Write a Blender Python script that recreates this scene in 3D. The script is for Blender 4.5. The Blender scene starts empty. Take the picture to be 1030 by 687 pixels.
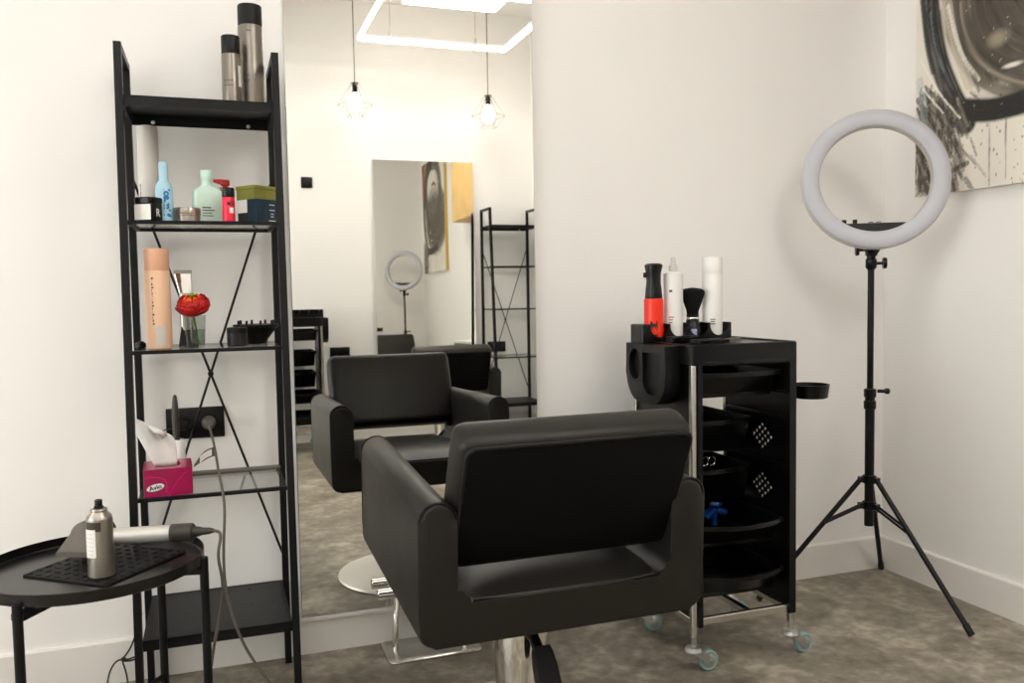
import bpy, bmesh, math, random
import numpy as np
from mathutils import Matrix, Vector
PI = math.pi
random.seed(7)
scene = bpy.context.scene
COL = scene.collection
T = Matrix.Translation
def RX(d): return Matrix.Rotation(math.radians(d), 4, 'X')
def RY(d): return Matrix.Rotation(math.radians(d), 4, 'Y')
def RZ(d): return Matrix.Rotation(math.radians(d), 4, 'Z')
I4 = Matrix.Identity(4)

# ------------------------------------------------------------------ materials
def lin(c):
    return tuple(((v/255.0)/12.92 if v/255.0 <= .04045 else ((v/255.0+.055)/1.055)**2.4) for v in c)
def mat(name, rgb, rough=.5, metal=0., spec=.5, noise=0., nscale=8., bump=0., bscale=200., trans=0., ior=1.45, emit=None, estr=0., coat=0., rvar=0.):
    m = bpy.data.materials.new(name); m.use_nodes = True
    nt = m.node_tree; b = nt.nodes['Principled BSDF']
    c = lin(rgb)
    b.inputs['Base Color'].default_value = (*c, 1)
    b.inputs['Roughness'].default_value = rough
    b.inputs['Metallic'].default_value = metal
    b.inputs['Specular IOR Level'].default_value = spec
    b.inputs['Transmission Weight'].default_value = trans
    b.inputs['IOR'].default_value = ior
    b.inputs['Coat Weight'].default_value = coat
    if emit is not None:
        b.inputs['Emission Color'].default_value = (*emit, 1); b.inputs['Emission Strength'].default_value = estr
    tc = nt.nodes.new('ShaderNodeTexCoord')
    if noise > 0 or rvar > 0:
        n = nt.nodes.new('ShaderNodeTexNoise'); n.inputs['Scale'].default_value = nscale; n.inputs['Detail'].default_value = 6
        nt.links.new(tc.outputs['Object'], n.inputs['Vector'])
        if noise > 0:
            r = nt.nodes.new('ShaderNodeValToRGB')
            r.color_ramp.elements[0].position = .3; r.color_ramp.elements[1].position = .7
            r.color_ramp.elements[0].color = (*[max(0, v*(1-noise)) for v in c], 1)
            r.color_ramp.elements[1].color = (*[min(1, v*(1+noise)) for v in c], 1)
            nt.links.new(n.outputs['Fac'], r.inputs['Fac']); nt.links.new(r.outputs['Color'], b.inputs['Base Color'])
        if rvar > 0:
            mr = nt.nodes.new('ShaderNodeMapRange'); mr.inputs['To Min'].default_value = rough-rvar; mr.inputs['To Max'].default_value = rough+rvar
            nt.links.new(n.outputs['Fac'], mr.inputs['Value']); nt.links.new(mr.outputs['Result'], b.inputs['Roughness'])
    if bump > 0:
        n2 = nt.nodes.new('ShaderNodeTexNoise'); n2.inputs['Scale'].default_value = bscale; n2.inputs['Detail'].default_value = 3
        bp = nt.nodes.new('ShaderNodeBump'); bp.inputs['Strength'].default_value = bump; bp.inputs['Distance'].default_value = .002
        nt.links.new(tc.outputs['Object'], n2.inputs['Vector']); nt.links.new(n2.outputs['Fac'], bp.inputs['Height']); nt.links.new(bp.outputs['Normal'], b.inputs['Normal'])
    return m
def thin_glass(name, tint=(249, 250, 249), rough=.02):
    m = bpy.data.materials.new(name); m.use_nodes = True
    nt = m.node_tree; nt.nodes.clear()
    out = nt.nodes.new('ShaderNodeOutputMaterial'); mx = nt.nodes.new('ShaderNodeMixShader')
    tr = nt.nodes.new('ShaderNodeBsdfTransparent'); gl = nt.nodes.new('ShaderNodeBsdfGlossy')
    lw = nt.nodes.new('ShaderNodeLayerWeight'); pw = nt.nodes.new('ShaderNodeMath'); fr = nt.nodes.new('ShaderNodeMath')
    tr.inputs['Color'].default_value = (*lin(tint), 1); gl.inputs['Roughness'].default_value = rough
    lw.inputs['Blend'].default_value = .5; pw.operation = 'POWER'; pw.inputs[1].default_value = 4.; fr.operation = 'MULTIPLY_ADD'; fr.inputs[1].default_value = .7; fr.inputs[2].default_value = .03
    nt.links.new(lw.outputs['Facing'], pw.inputs[0]); nt.links.new(pw.outputs[0], fr.inputs[0]); nt.links.new(fr.outputs[0], mx.inputs['Fac']); nt.links.new(tr.outputs[0], mx.inputs[1]); nt.links.new(gl.outputs[0], mx.inputs[2])
    nt.links.new(mx.outputs[0], out.inputs['Surface'])
    return m
M = {}
M['wall'] = mat('wall_paint', (239, 236.5, 233), .75, noise=.012, nscale=3, bump=.06, bscale=160)
M['ceil'] = mat('ceiling_paint', (242, 240, 236), .9, noise=.01)
M['trim'] = mat('baseboard_paint', (233, 229, 223), .45, noise=.01)
M['leather'] = mat('black_leather', (30, 28, 25), .40, spec=.32, bump=.22, bscale=420, rvar=.05, nscale=12)
M['leather_back'] = mat('black_leather_back_panel', (9, 9, 8), .65, spec=.12, bump=.25, bscale=420)
M['piping'] = mat('black_piping', (12, 11, 10), .5, spec=.4, noise=.1)
M['steel_black'] = mat('black_powder_coat', (15, 15, 16), .40, spec=.28, noise=.08, nscale=30)
M['plastic_black'] = mat('black_plastic', (8, 8, 8), .28, spec=.34, noise=.1, nscale=20)
M['plastic_matte'] = mat('matte_black_plastic', (14, 14, 14), .45, spec=.3, noise=.1, nscale=20)
M['rubber'] = mat('black_rubber', (15, 15, 15), .6, spec=.35, noise=.15, nscale=40)
M['chrome'] = mat('chrome', (225, 222, 216), .09, 1., noise=.02)
M['brushed'] = mat('brushed_steel', (205, 202, 196), .27, 1., noise=.05, nscale=60)
M['disc'] = mat('satin_base_metal', (226, 223, 216), .4, .6, noise=.03)
M['galv'] = mat('galvanised_steel', (190, 190, 188), .35, .9, noise=.1, nscale=40)
M['alu'] = mat('grey_aluminium', (168, 165, 160), .35, .85, noise=.04)
M['mirror'] = mat('mirror_silver', (240, 240, 236), 0., 1.)
M['white_plastic'] = mat('white_plastic', (232, 230, 226), .4, noise=.01)
M['white_frost'] = mat('frosted_white_plastic', (214, 209, 202), .45, noise=.02, trans=.15)
M['diffuser'] = mat('ring_diffuser', (186, 186, 192), .45, noise=.01)
M['glass'] = thin_glass('clear_shelf_glass')
M['vase'] = thin_glass('clear_drinking_glass', (240, 242, 240))
M['water'] = thin_glass('water', (222, 228, 226))
M['light'] = mat('lamp_diffuser', (255, 250, 240), .5, emit=(1., .98, .95), estr=13.)
M['panel'] = mat('added_panel_diffuser', (255, 252, 246), .5, emit=(1., .985, .96), estr=2.6)  # glow of the added out-of-view panels only
M['bulb'] = mat('bulb_glass', (255, 250, 240), .4, emit=(1., .97, .92), estr=9.)
M['cage'] = mat('pale_wire', (176, 170, 158), .4, .5, noise=.03)
M['cordgrey'] = mat('grey_cord', (118, 112, 102), .5, noise=.05)
M['cordblack'] = mat('black_cord', (24, 23, 22), .5, noise=.05)
M['can_metal'] = mat('grey_aerosol_metal', (134, 127, 118), .3, .75, noise=.05)
M['can_silver'] = mat('silver_aerosol', (150, 143, 132), .33, .8, noise=.25, nscale=900)
M['can_dark'] = mat('dark_aerosol_band', (72, 66, 58), .4, .5, noise=.1)
M['paper'] = mat('white_paper', (233, 230, 224), .7, noise=.02)
M['ink'] = mat('black_ink', (28, 27, 26), .6)
M['ink_grey'] = mat('grey_ink', (95, 92, 88), .6)
M['ink_white'] = mat('white_ink', (235, 233, 228), .6)
M['ink_blue'] = mat('blue_ink', (20, 125, 190), .5)
M['ink_navy'] = mat('navy_ink', (24, 30, 84), .5)
M['peach'] = mat('peach_can', (230, 188, 156), .38, noise=.02)
M['peach_cap'] = mat('peach_cap', (216, 164, 132), .35, noise=.02)
M['sky'] = mat('pale_blue_plastic', (176, 216, 234), .4, noise=.02)
M['mint'] = mat('mint_plastic', (198, 224, 210), .4, noise=.02)
M['pink'] = mat('hot_pink_bottle', (232, 22, 66), .35, noise=.04)
M['redpump'] = mat('dark_red_plastic', (172, 24, 28), .35, noise=.04)
M['olive'] = mat('olive_card', (132, 130, 52), .55, noise=.04)
M['navy'] = mat('dark_teal_blue_card', (22, 52, 68), .5, noise=.06)
M['orange'] = mat('orange_red_plastic', (244, 46, 8), .3, noise=.02)
M['magenta'] = mat('magenta_card', (152, 4, 72), .35, noise=.25, nscale=14, coat=.3)
M['magenta_light'] = mat('bright_pink_ribbon_print', (206, 16, 104), .4, noise=.05)
M['tissue'] = mat('white_tissue', (240, 238, 233), .85, noise=.02, bump=.2, bscale=60)
M['petal'] = mat('red_petal', (176, 14, 8), .5, noise=.35, nscale=26)
M['petal_orange'] = mat('orange_petal', (236, 84, 20), .5, noise=.2, nscale=26)
M['green'] = mat('green_stem', (112, 150, 32), .5, noise=.15, nscale=20)
M['greytag'] = mat('grey_plastic', (92, 87, 79), .45, noise=.05)
M['darkgrey'] = mat('dark_grey_plastic', (56, 52, 47), .45, noise=.08)
M['teal'] = mat('teal_rubber_tyre', (136, 168, 166), .5, noise=.05)
M['blue'] = mat('blue_plastic', (4, 52, 118), .35, noise=.15, nscale=50)
M['bristle'] = mat('black_bristle', (12, 12, 12), .85, spec=.2, noise=.2, nscale=200)
M['wood'] = mat('honey_wood', (214, 176, 112), .45, noise=.08, nscale=6)
M['ochre'] = mat('ochre_edge', (196, 160, 84), .5, noise=.06)
M['tin'] = mat('tin_metal', (158, 150, 140), .28, .85, noise=.06)
# floor
def floor_mat():
    m = bpy.data.materials.new('dark_stone_vinyl'); m.use_nodes = True
    nt = m.node_tree; b = nt.nodes['Principled BSDF']
    tc = nt.nodes.new('ShaderNodeTexCoord')
    n1 = nt.nodes.new('ShaderNodeTexNoise'); n1.inputs['Scale'].default_value = 5.5; n1.inputs['Detail'].default_value = 9; n1.inputs['Roughness'].default_value = .62
    n2 = nt.nodes.new('ShaderNodeTexNoise'); n2.inputs['Scale'].default_value = 26; n2.inputs['Detail'].default_value = 5
    mx = nt.nodes.new('ShaderNodeMix'); mx.data_type = 'FLOAT'; mx.inputs[0].default_value = .35
    r = nt.nodes.new('ShaderNodeValToRGB')
    e = r.color_ramp.elements
    e[0].position = .36; e[0].color = (*lin((97, 91, 79)), 1)
    e[1].position = .66; e[1].color = (*lin((190, 180, 162)), 1)
    k = e.new(.5); k.color = (*lin((136, 128, 114)), 1)
    nt.links.new(tc.outputs['Object'], n1.inputs['Vector']); nt.links.new(tc.outputs['Object'], n2.inputs['Vector'])
    nt.links.new(n1.outputs['Fac'], mx.inputs[2]); nt.links.new(n2.outputs['Fac'], mx.inputs[3])
    nt.links.new(mx.outputs[0], r.inputs['Fac']); nt.links.new(r.outputs['Color'], b.inputs['Base Color'])
    mr = nt.nodes.new('ShaderNodeMapRange'); mr.inputs['To Min'].default_value = .36; mr.inputs['To Max'].default_value = .56
    nt.links.new(n2.outputs['Fac'], mr.inputs['Value']); nt.links.new(mr.outputs['Result'], b.inputs['Roughness'])
    b.inputs['Specular IOR Level'].default_value = .45
    return m
M['floor'] = floor_mat()

# ------------------------------------------------------------------ mesh helpers
class MB:
    def __init__(s, X=None): s.bm = bmesh.new(); s.X = X or I4
    def _new(s, n0): return [v for v in s.bm.verts if v.index < 0 or v.index >= n0]
    def face(s, vs, mi=0):
        try: f = s.bm.faces.new(vs); f.material_index = mi; return f
        except ValueError: return None
    def v(s, p, X=None): return s.bm.verts.new((s.X @ (X or I4)) @ Vector(p))
    def box(s, c, d, bev=0, seg=2, X=None, mi=0):
        x, y, z = (i/2 for i in d)
        vs = [s.v((c[0]+sx*x, c[1]+sy*y, c[2]+sz*z), X) for sx in (-1, 1) for sy in (-1, 1) for sz in (-1, 1)]
        fs = [s.face([vs[i] for i in q], mi) for q in ((0, 1, 3, 2), (4, 6, 7, 5), (0, 4, 5, 1), (2, 3, 7, 6), (0, 2, 6, 4), (1, 5, 7, 3))]
        if bev > 0:
            es = list({e for f in fs for e in f.edges})
            r = bmesh.ops.bevel(s.bm, geom=es, offset=bev, segments=seg, profile=.5, affect='EDGES', clamp_overlap=True)
            for f in r['faces']: f.material_index = mi
        return s
    def loft(s, rings, cap0=True, cap1=True, closed=True, mi=0, X=None):
        R = [[s.v(p, X) for p in r] for r in rings]
        n = len(R[0])
        for a, b in zip(R, R[1:]):
            for i in range(n if closed else n-1):
                j = (i+1) % n
                s.face([a[i], a[j], b[j], b[i]], mi)
        if cap0: s.face(list(reversed(R[0])), mi)
        if cap1: s.face(R[-1], mi)
        return s
    def lathe(s, prof, n=32, X=None, mi=0, cap0=True, cap1=True):
        rings = [[(r*math.cos(2*PI*i/n), r*math.sin(2*PI*i/n), z) for i in range(n)] for r, z in prof]
        return s.loft(rings, cap0, cap1, mi=mi, X=X)
    def cyl(s, r, z0, z1, n=32, X=None, bev=0, mi=0):
        if bev: p = [(r-bev, z0), (r, z0+bev), (r, z1-bev), (r-bev, z1)]
        else: p = [(r, z0), (r, z1)]
        return s.lathe(p, n, X, mi)
    def bar(s, a, b, r, n=12, mi=0, r2=None):
        a, b = Vector(a), Vector(b); d = b-a
        X = T(a) @ d.to_track_quat('Z', 'Y').to_matrix().to_4x4()
        return s.lathe([(r, 0), (r if r2 is None else r2, d.length)], n, X, mi)
    def sqbar(s, a, b, w, h=None, mi=0, bev=0, up='Y'):
        a, b = Vector(a), Vector(b); d = b-a
        X = T(a) @ d.to_track_quat('Z', up).to_matrix().to_4x4()
        return s.box((0, 0, d.length/2), (w, h or w, d.length), bev, 1, X, mi)
    def tube(s, pts, r, n=10, closed=False, mi=0, smooth=0):
        P = [Vector(p) for p in pts]
        for _ in range(smooth):     # Chaikin rounding
            Q = [] if closed else [P[0]]
            for i in range(len(P) if closed else len(P)-1):
                a, b = P[i], P[(i+1) % len(P)]
                Q += [a*.75+b*.25, a*.25+b*.75]
            if not closed: Q.append(P[-1])
            P = Q
        N = len(P); nrm = None; rings = []
        for i in range(N):
            t = (P[(i+1) % N]-P[i-1]) if closed else (P[min(i+1, N-1)]-P[max(i-1, 0)])
            t.normalize()
            if nrm is None: nrm = t.orthogonal().normalized()
            else:
                nrm = nrm - t*nrm.dot(t); nrm.normalize()
            bi = t.cross(nrm)
            rr = r[i] if isinstance(r, (list, tuple)) else r
            rings.append([P[i]+nrm*rr*math.cos(2*PI*k/n)+bi*rr*math.sin(2*PI*k/n) for k in range(n)])
        if closed: rings.append(rings[0])
        s.loft(rings, not closed, not closed, mi=mi)
        if closed: bmesh.ops.remove_doubles(s.bm, verts=list(s.bm.verts), dist=1e-6)
        return s
    def prism(s, out, z0, z1, X=None, bev=0, seg=2, mi=0):
        n = len(out)
        a = [s.v((x, y, z0), X) for x, y in out]; b = [s.v((x, y, z1), X) for x, y in out]
        f0 = s.face(list(reversed(a)), mi); f1 = s.face(b, mi)
        for i in range(n): s.face([a[i], a[(i+1) % n], b[(i+1) % n], b[i]], mi)
        if bev:
            es = list(set(f0.edges) | set(f1.edges))
            bmesh.ops.bevel(s.bm, geom=es, offset=bev, segments=seg, profile=.5, affect='EDGES', clamp_overlap=True)
        return s
    def sphere(s, c, r, n=16, sz=1., mi=0, X=None):
        prof = [(max(1e-4, r*math.sin(PI*i/n)), -r*sz*math.cos(PI*i/n)) for i in range(n+1)]
        return s.lathe(prof, n*2, (X or I4) @ T(c), mi)
    def mesh(s, name, mats, angle=35):
        bmesh.ops.recalc_face_normals(s.bm, faces=list(s.bm.faces))
        me = bpy.data.meshes.new(name); s.bm.to_mesh(me); s.bm.free()
        for m in (mats if isinstance(mats, (list, tuple)) else [mats]): me.materials.append(m)
        me.polygons.foreach_set('use_smooth', [True]*len(me.polygons))
        me.set_sharp_from_angle(angle=math.radians(angle))
        return me
    def build(s, name, mats, parent=None, loc=None, label=None, angle=35):
        o = bpy.data.objects.new(name, s.mesh(name, mats, angle)); COL.objects.link(o)
        if parent is not None: o.parent = parent
        if loc is not None: o.location = loc
        if label: o['label'] = label
        return o
def rrect(w, h, r, n=6, cx=0, cy=0):
    P = []
    for sx, sy, a in ((1, 1, 0), (-1, 1, 90), (-1, -1, 180), (1, -1, 270)):
        for k in range(n+1):
            t = math.radians(a+90*k/n)
            P.append((cx+sx*(w/2-r)+r*math.cos(t), cy+sy*(h/2-r)+r*math.sin(t)))
    return P
def cut(mb_a, mb_b, name, mats, parent=None, loc=None, label=None):
    """solid a minus solid b, baked into one mesh"""
    a = bpy.data.objects.new('tmp_a', mb_a.mesh('tmp_a', mats)); b = bpy.data.objects.new('tmp_b', mb_b.mesh('tmp_b', mats))
    COL.objects.link(a); COL.objects.link(b)
    m = a.modifiers.new('b', 'BOOLEAN'); m.operation = 'DIFFERENCE'; m.object = b; m.solver = 'EXACT'; m.use_self = True
    dg = bpy.context.evaluated_depsgraph_get(); dg.update()
    me = bpy.data.meshes.new_from_object(a.evaluated_get(dg)); me.name = name
    bpy.data.objects.remove(a); bpy.data.objects.remove(b)
    me.polygons.foreach_set('use_smooth', [True]*len(me.polygons)); me.set_sharp_from_angle(angle=math.radians(30))
    o = bpy.data.objects.new(name, me); COL.objects.link(o)
    if parent is not None: o.parent = parent
    if loc is not None: o.location = loc
    if label: o['label'] = label
    return o
def tag(o, label, cat, group=None):
    o['label'] = label; o['category'] = cat
    if group: o['group'] = group
    return o
def thing(name, label, cat, loc=(0, 0, 0), rz=0, group=None):
    o = bpy.data.objects.new(name, None); COL.objects.link(o); o.empty_display_size = .05
    o.location = loc; o.rotation_euler = (0, 0, math.radians(rz))
    return tag(o, label, cat, group)
def struct(o, label=None):
    o['kind'] = 'structure'
    if label: o['label'] = label
    return o
def copy_tree(o, parent=None):
    c = o.copy(); COL.objects.link(c)
    if parent is not None: c.parent = parent
    for ch in [k for k in bpy.data.objects if k.parent == o]: copy_tree(ch, c)
    return c
def text_part(name, s, size, m, parent, X=None, cyl_r=None, align='CENTER', ext=.0002, bold=0., sx=1.):
    """flat lettering standing in the local xz plane facing -y; wrapped round a cylinder when cyl_r is given"""
    cu = bpy.data.curves.new('t', 'FONT'); cu.body = s; cu.size = size; cu.align_x = align; cu.align_y = 'CENTER'; cu.offset = bold; cu.resolution_u = 3
    cu.extrude = 0 if cyl_r else ext
    t = bpy.data.objects.new('t', cu); COL.objects.link(t)
    dg = bpy.context.evaluated_depsgraph_get(); dg.update()
    me = bpy.data.meshes.new_from_object(t.evaluated_get(dg)); bpy.data.objects.remove(t)
    me.name = name
    for v in me.vertices:
        x, y, z = v.co; x *= sx
        p = Vector((x, -z-ext, y))
        if X is not None: p = X @ p
        if cyl_r:
            a = p.x/cyl_r; p = Vector((cyl_r*math.sin(a), -cyl_r*math.cos(a), p.z))
        v.co = p
    me.materials.clear(); me.materials.append(m)
    o = bpy.data.objects.new(name, me); COL.objects.link(o); o.parent = parent
    return o
def wrap_patch(mb, r, a0, a1, z0, z1, n=12, th=.0004, mi=0):
    """a thin label bent round a cylinder; angles in degrees from -y towards +x"""
    def P(rr, a, z): return (rr*math.sin(math.radians(a)), -rr*math.cos(math.radians(a)), z)
    rings = []
    for k in range(n+1):
        a = a0+(a1-a0)*k/n
        rings.append([P(r-th, a, z0), P(r+th, a, z0), P(r+th, a, z1), P(r-th, a, z1)])
    mb.loft(rings, mi=mi); return mb

# ------------------------------------------------------------------ room shell
XL, XR, YF, YB, ZC = -5.2, 0.0, -3.80, 0.0, 3.2
def slab(name, lo, hi, m):
    c = [(a+b)/2 for a, b in zip(lo, hi)]; d = [b-a for a, b in zip(lo, hi)]
    return struct(MB().box(c, d).build(name, m))
slab('floor', (XL-.1, YF-.1, -.1), (XR+.1, YB+.1, 0), M['floor'])
slab('ceiling', (XL-.1, YF-.1, ZC), (XR+.1, YB+.1, ZC+.1), M['ceil'])
slab('wall_back', (XL-.1, YB, 0), (XR+.1, YB+.1, ZC), M['wall'])
slab('wall_front', (XL-.1, YF-.1, 0), (XR+.1, YF, ZC), M['wall'])
slab('wall_right', (XR, YF, 0), (XR+.1, YB, ZC), M['wall'])
WY0, WY1, WZ0, WZ1 = -3.0, -.5, .35, 2.55
mb = MB()
for lo, hi in (((YF, 0), (WY0, ZC)), ((WY1, 0), (YB, ZC)), ((WY0, 0), (WY1, WZ0)), ((WY0, WZ1), (WY1, ZC))):
    mb.box((XL-.05, (lo[0]+hi[0])/2, (lo[1]+hi[1])/2), (.1, hi[0]-lo[0], hi[1]-lo[1]))
struct(mb.build('wall_left', M['wall']))
win = bpy.data.objects.new('added_window_1', None); COL.objects.link(win); win.location = (XL-.05, (WY0+WY1)/2, WZ0); struct(win, 'large window added in the unseen left wall for side light')  # window added out of view to bring in light from the left
ww_, wh_ = WY1-WY0, WZ1-WZ0
mb = MB()
for y in (-ww_/2+.03, 0, ww_/2-.03): mb.box((0, y, wh_/2), (.06, .06, wh_))
for z in (.03, wh_-.03): mb.box((0, 0, z), (.058, ww_, .06))
mb.build('added_window_frame', M['trim'], win)
for s_ in (-1, 1): MB().box((0, s_*(ww_/4-.007), wh_/2), (.008, ww_/2-.09, wh_-.12)).build('added_window_pane', M['glass'], win)
BT, BH = .013, .1228
def baseboard(name, a, b, nrm):
    a, b, nrm = Vector(a), Vector(b), Vector(nrm)
    prof = [(0, 0), (BT, 0), (BT, BH-.006), (BT-.004, BH), (0, BH)]
    rings = [[p+nrm*x+Vector((0, 0, z)) for x, z in prof] for p in (a, b)]
    mb = MB(); mb.loft(rings)
    return struct(mb.build(name, M['trim'], angle=25))
baseboard('baseboard_back', (XL, -.0002, .0005), (XR, -.0002, .0005), (0, -1, 0))
baseboard('baseboard_front', (XL, YF+.0002, .0005), (XR, YF+.0002, .0005), (0, 1, 0))
baseboard('baseboard_right', (XR-.0002, YF+BT, .0005), (XR-.0002, YB-BT, .0005), (-1, 0, 0))
baseboard('baseboard_left', (XL+.0002, YF+BT, .0005), (XL+.0002, YB-BT, .0005), (1, 0, 0))

# ------------------------------------------------------------------ mirrors
def wall_mirror(label, x0, x1, z0, z1, wall_y, sgn, lean=0, trim=0):
    w, h = x1-x0, z1-z0
    t = thing('wall_mirror', label, 'mirror', ((x0+x1)/2, wall_y, z0), 0 if sgn < 0 else 180)
    t.rotation_euler.x = math.radians(lean)
    zb = .0215 if trim else 0
    MB().box((0, -.0095, (h+zb)/2), (w, .017, h-zb), .001, 1).build('backing_panel', M['white_plastic'], t)
    MB().box((0, -.0201, (h+trim)/2), (w-.006, .004, h-trim-.004), .0012, 1).build('mirror_glass', M['mirror'], t)
    if trim: MB().box((0, -.0200, trim/2), (w, .0105, trim), .0015, 1).build('bottom_trim', M['white_plastic'], t)
    return t
wall_mirror('tall frameless mirror hung above the baseboard behind the nearest black chair', -2.178, -1.411, .1035, 2.10, 0, -1, 0, .012)
wall_mirror('smaller mirror on the opposite wall, seen reflected between the two pendant lamps', -1.262, -.487, .40, 2.066, YF+.026, 1, -.75)

# ------------------------------------------------------------------ lights of the room, plus added unseen panels
def square_light(label, cx, cy, z, L):
    t = thing('square_led_light', label, 'ceiling light', (cx, cy, z), 0)
    w, h = .021, .032
    for k in range(4):
        X = RZ(90*k)
        MB(X).box((0, L/2-w/2, h/2+.010), (L-.01 if k % 2 == 0 else L-2*w-.004, w, h-.016), .002, 1).build('housing', M['white_plastic'], t)
        MB(X).box((0, L/2-w/2, .007), (L-.01 if k % 2 == 0 else L-2*w-.004, w-.002, .026), .003, 1).build('diffuser', M['light'], t)
    for sx in (-1, 1):
        for sy in (-1, 1):
            MB().bar((sx*(L/2-.22), sy*(L/2-w/2), h), (sx*(L/2-.22), sy*(L/2-w/2), ZC-z), .0016, 6).build('cable', M['cage'], t)
            MB().cyl(.007, h-.004, h+.035, 10, T((sx*(L/2-.22), sy*(L/2-w/2), 0))).build('cable_grip', M['alu'], t)
    return t
def panel_light(label, cx, cy, z, L, dm=None):
    t = thing('led_panel_light', label, 'ceiling light', (cx, cy, z), 0)
    MB().prism(rrect(L, L, .03), .006, .034, bev=.003).build('frame', M['white_plastic'], t)
    MB().prism(rrect(L-.012, L-.012, .026), 0, .010, bev=.002).build('diffuser', dm or M['light'], t)
    for sx in (-1, 1):
        for sy in (-1, 1): MB().bar((sx*L*.4, sy*L*.4, .03), (sx*L*.4, sy*L*.4, ZC-z), .0014, 6).build('cable', M['cage'], t)
    return t
square_light('square white LED tube frame hanging in the reflection above the pendants', -.93, -2.665, 2.745, 1.03)
panel_light('glowing flat LED panel hung within the square LED frame', -.90, -2.555, 2.90, .63)
for lb, px_, py_ in (('added unseen LED panel above the black chair nearest the big mirror', -1.6, -1.6),
                     ('added unseen LED panel over the ladder shelf side of the salon', -2.9, -2.0), ('added unseen LED panel over the left front of the salon', -4.2, -2.6),
                     ('added unseen LED panel over the middle front of the salon', -2.7, -3.15)):
    panel_light(lb, px_, py_, 2.90, .95, M['panel'])  # out-of-view panels added to even out and raise the room brightness

def pendant(label, x, y, z):
    t = thing('pendant_lamp', label, 'pendant lamp', (x, y, z), 0, 'caged pendant lamps')
    MB().bar((0, 0, .15), (0, 0, ZC-z), .004, 8).build('cord', M['cordgrey'], t)
    MB().cyl(.045, ZC-z-.03, ZC-z, 24, bev=.004).build('canopy', M['plastic_black'], t)
    MB().lathe([(.008, .152), (.024, .148), (.024, .140), (.018, .136), (.018, .085), (.014, .078)], 20).build('lamp_holder', M['plastic_black'], t)
    MB().lathe([(.013, .08), (.015, .06), (.03, .042), (.044, .02), (.049, -.004), (.044, -.028), (.03, -.044), (.012, -.051), (.001, -.052)], 24).build('bulb', M['bulb'], t)
    mb = MB(); n = 6; r = .0022
    ring = lambda R, zz: [(R*math.cos(2*PI*k/n+.3), R*math.sin(2*PI*k/n+.3), zz) for k in range(n)]
    A, B, C = ring(.024, .145), ring(.122, -.005), ring(.062, -.085)
    for P in (A, B, C):
        for k in range(n): mb.bar(P[k], P[(k+1) % n], r, 6)
    for k in range(n): mb.bar(A[k], B[k], r, 6); mb.bar(B[k], C[k], r, 6)
    mb.build('wire_cage', M['cage'], t)
pendant('left caged pendant lamp reflected above the light switch side of the far mirror', -1.416, -3.50, 2.396)
pendant('right caged pendant lamp reflected above the far black shelf unit', -.445, -3.50, 2.366)

# ------------------------------------------------------------------ ladder shelf
SH = dict(x0=-.195, x1=.195)
def yf(z): return -.385+.075*z           # front posts lean back towards the wall
YR = -.045
def make_shelf(label):
    t = thing('ladder_shelf', label, 'shelf unit', (-2.405, 0, 0))
    w = .018; H = 1.705
    for sx in (-1, 1):
        x = sx*(.195-w/2)
        MB().loft([[(x+a*w/2, yf(z)+b*.012, z) for a, b in ((-1, -1), (1, -1), (1, 1), (-1, 1))] for z in (0, H)]).build('front_post', M['steel_black'], t)
        MB().box((x, YR, H/2), (w, .022, H)).build('rear_post', M['steel_black'], t)
        MB().box((x, (yf(H)+YR)/2, H-.009), (w-.001, YR-yf(H)-.02, .018)).build('top_bar', M['steel_black'], t)
    for z in (1.567, .236):              # sheet steel shelves
        d0, d1 = yf(z)-.006, YR+.008
        wi = .39-2*w
        mb = MB()
        mb.box((0, (d0+d1)/2, z+.006), (wi, d1-d0, .003))
        mb.box((0, d0+.0015, z-.004), (wi, .003, .026)); mb.box((0, d1-.0015, z-.006), (wi, .003, .030))
        for sx in (-1, 1): mb.box((sx*(wi/2-.001), (d0+d1)/2, z-.004), (.002, d1-d0, .024))
        sh = mb.build('metal_shelf', M['steel_black'], t)
        for sx in (-1, 1): MB(T((sx*.124, d1-.003, z-.012)) @ RX(90)).sphere((0, 0, .001), .0055, 8).build('screw', M['white_plastic'], sh)
        if z < 1:
            for i in range(6):
                for j in range(2): MB().cyl(.0035, z+.0074, z+.0084, 8, T((-.14+.056*i, d1-.05-.12*j, 0))).build('drain_hole', M['ink'], sh)
    for z in (1.266, .946, .586):         # glass shelves in a thin steel rim
        d0, d1 = yf(z)-.002, YR
        wi = .39-2*w
        mb = MB(); r = .014
        mb.box((0, d0, z-.002), (wi, .012, .009)); mb.box((0, d1, z-.003), (wi, .010, .009))
        for sx in (-1, 1): mb.box((sx*(wi/2-.005), (d0+d1)/2, z-.004), (.010, d1-d0, .007))
        rim = mb.build('shelf_rim', M['steel_black'], t)
        MB().box((0, (d0+d1)/2, z+.0005), (wi-.004, d1-d0-.016, .004)).build('glass_panel', M['glass'], rim)
    zt, zb = 1.415, .306
    for sx in (-1, 1):
        MB().bar((sx*.186, -.031+.003*sx, zt), (-sx*.186, -.031+.003*sx, zb), .0035, 8).build('cross_brace', M['steel_black'], t)
    MB(T((0, -.031, (zt+zb)/2)) @ RX(90)).cyl(.008, -.008, .008, 12).build('brace_joint', M['steel_black'], t)
    return t
shelf = make_shelf('tall narrow black ladder shelf holding hair products, left of the big mirror')
shelf2 = copy_tree(shelf); shelf2.location = (-.247, YF, 0); shelf2.rotation_euler.z = PI
shelf2['label'] = 'empty black ladder shelf against the opposite wall, seen at the right of the mirror'

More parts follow.
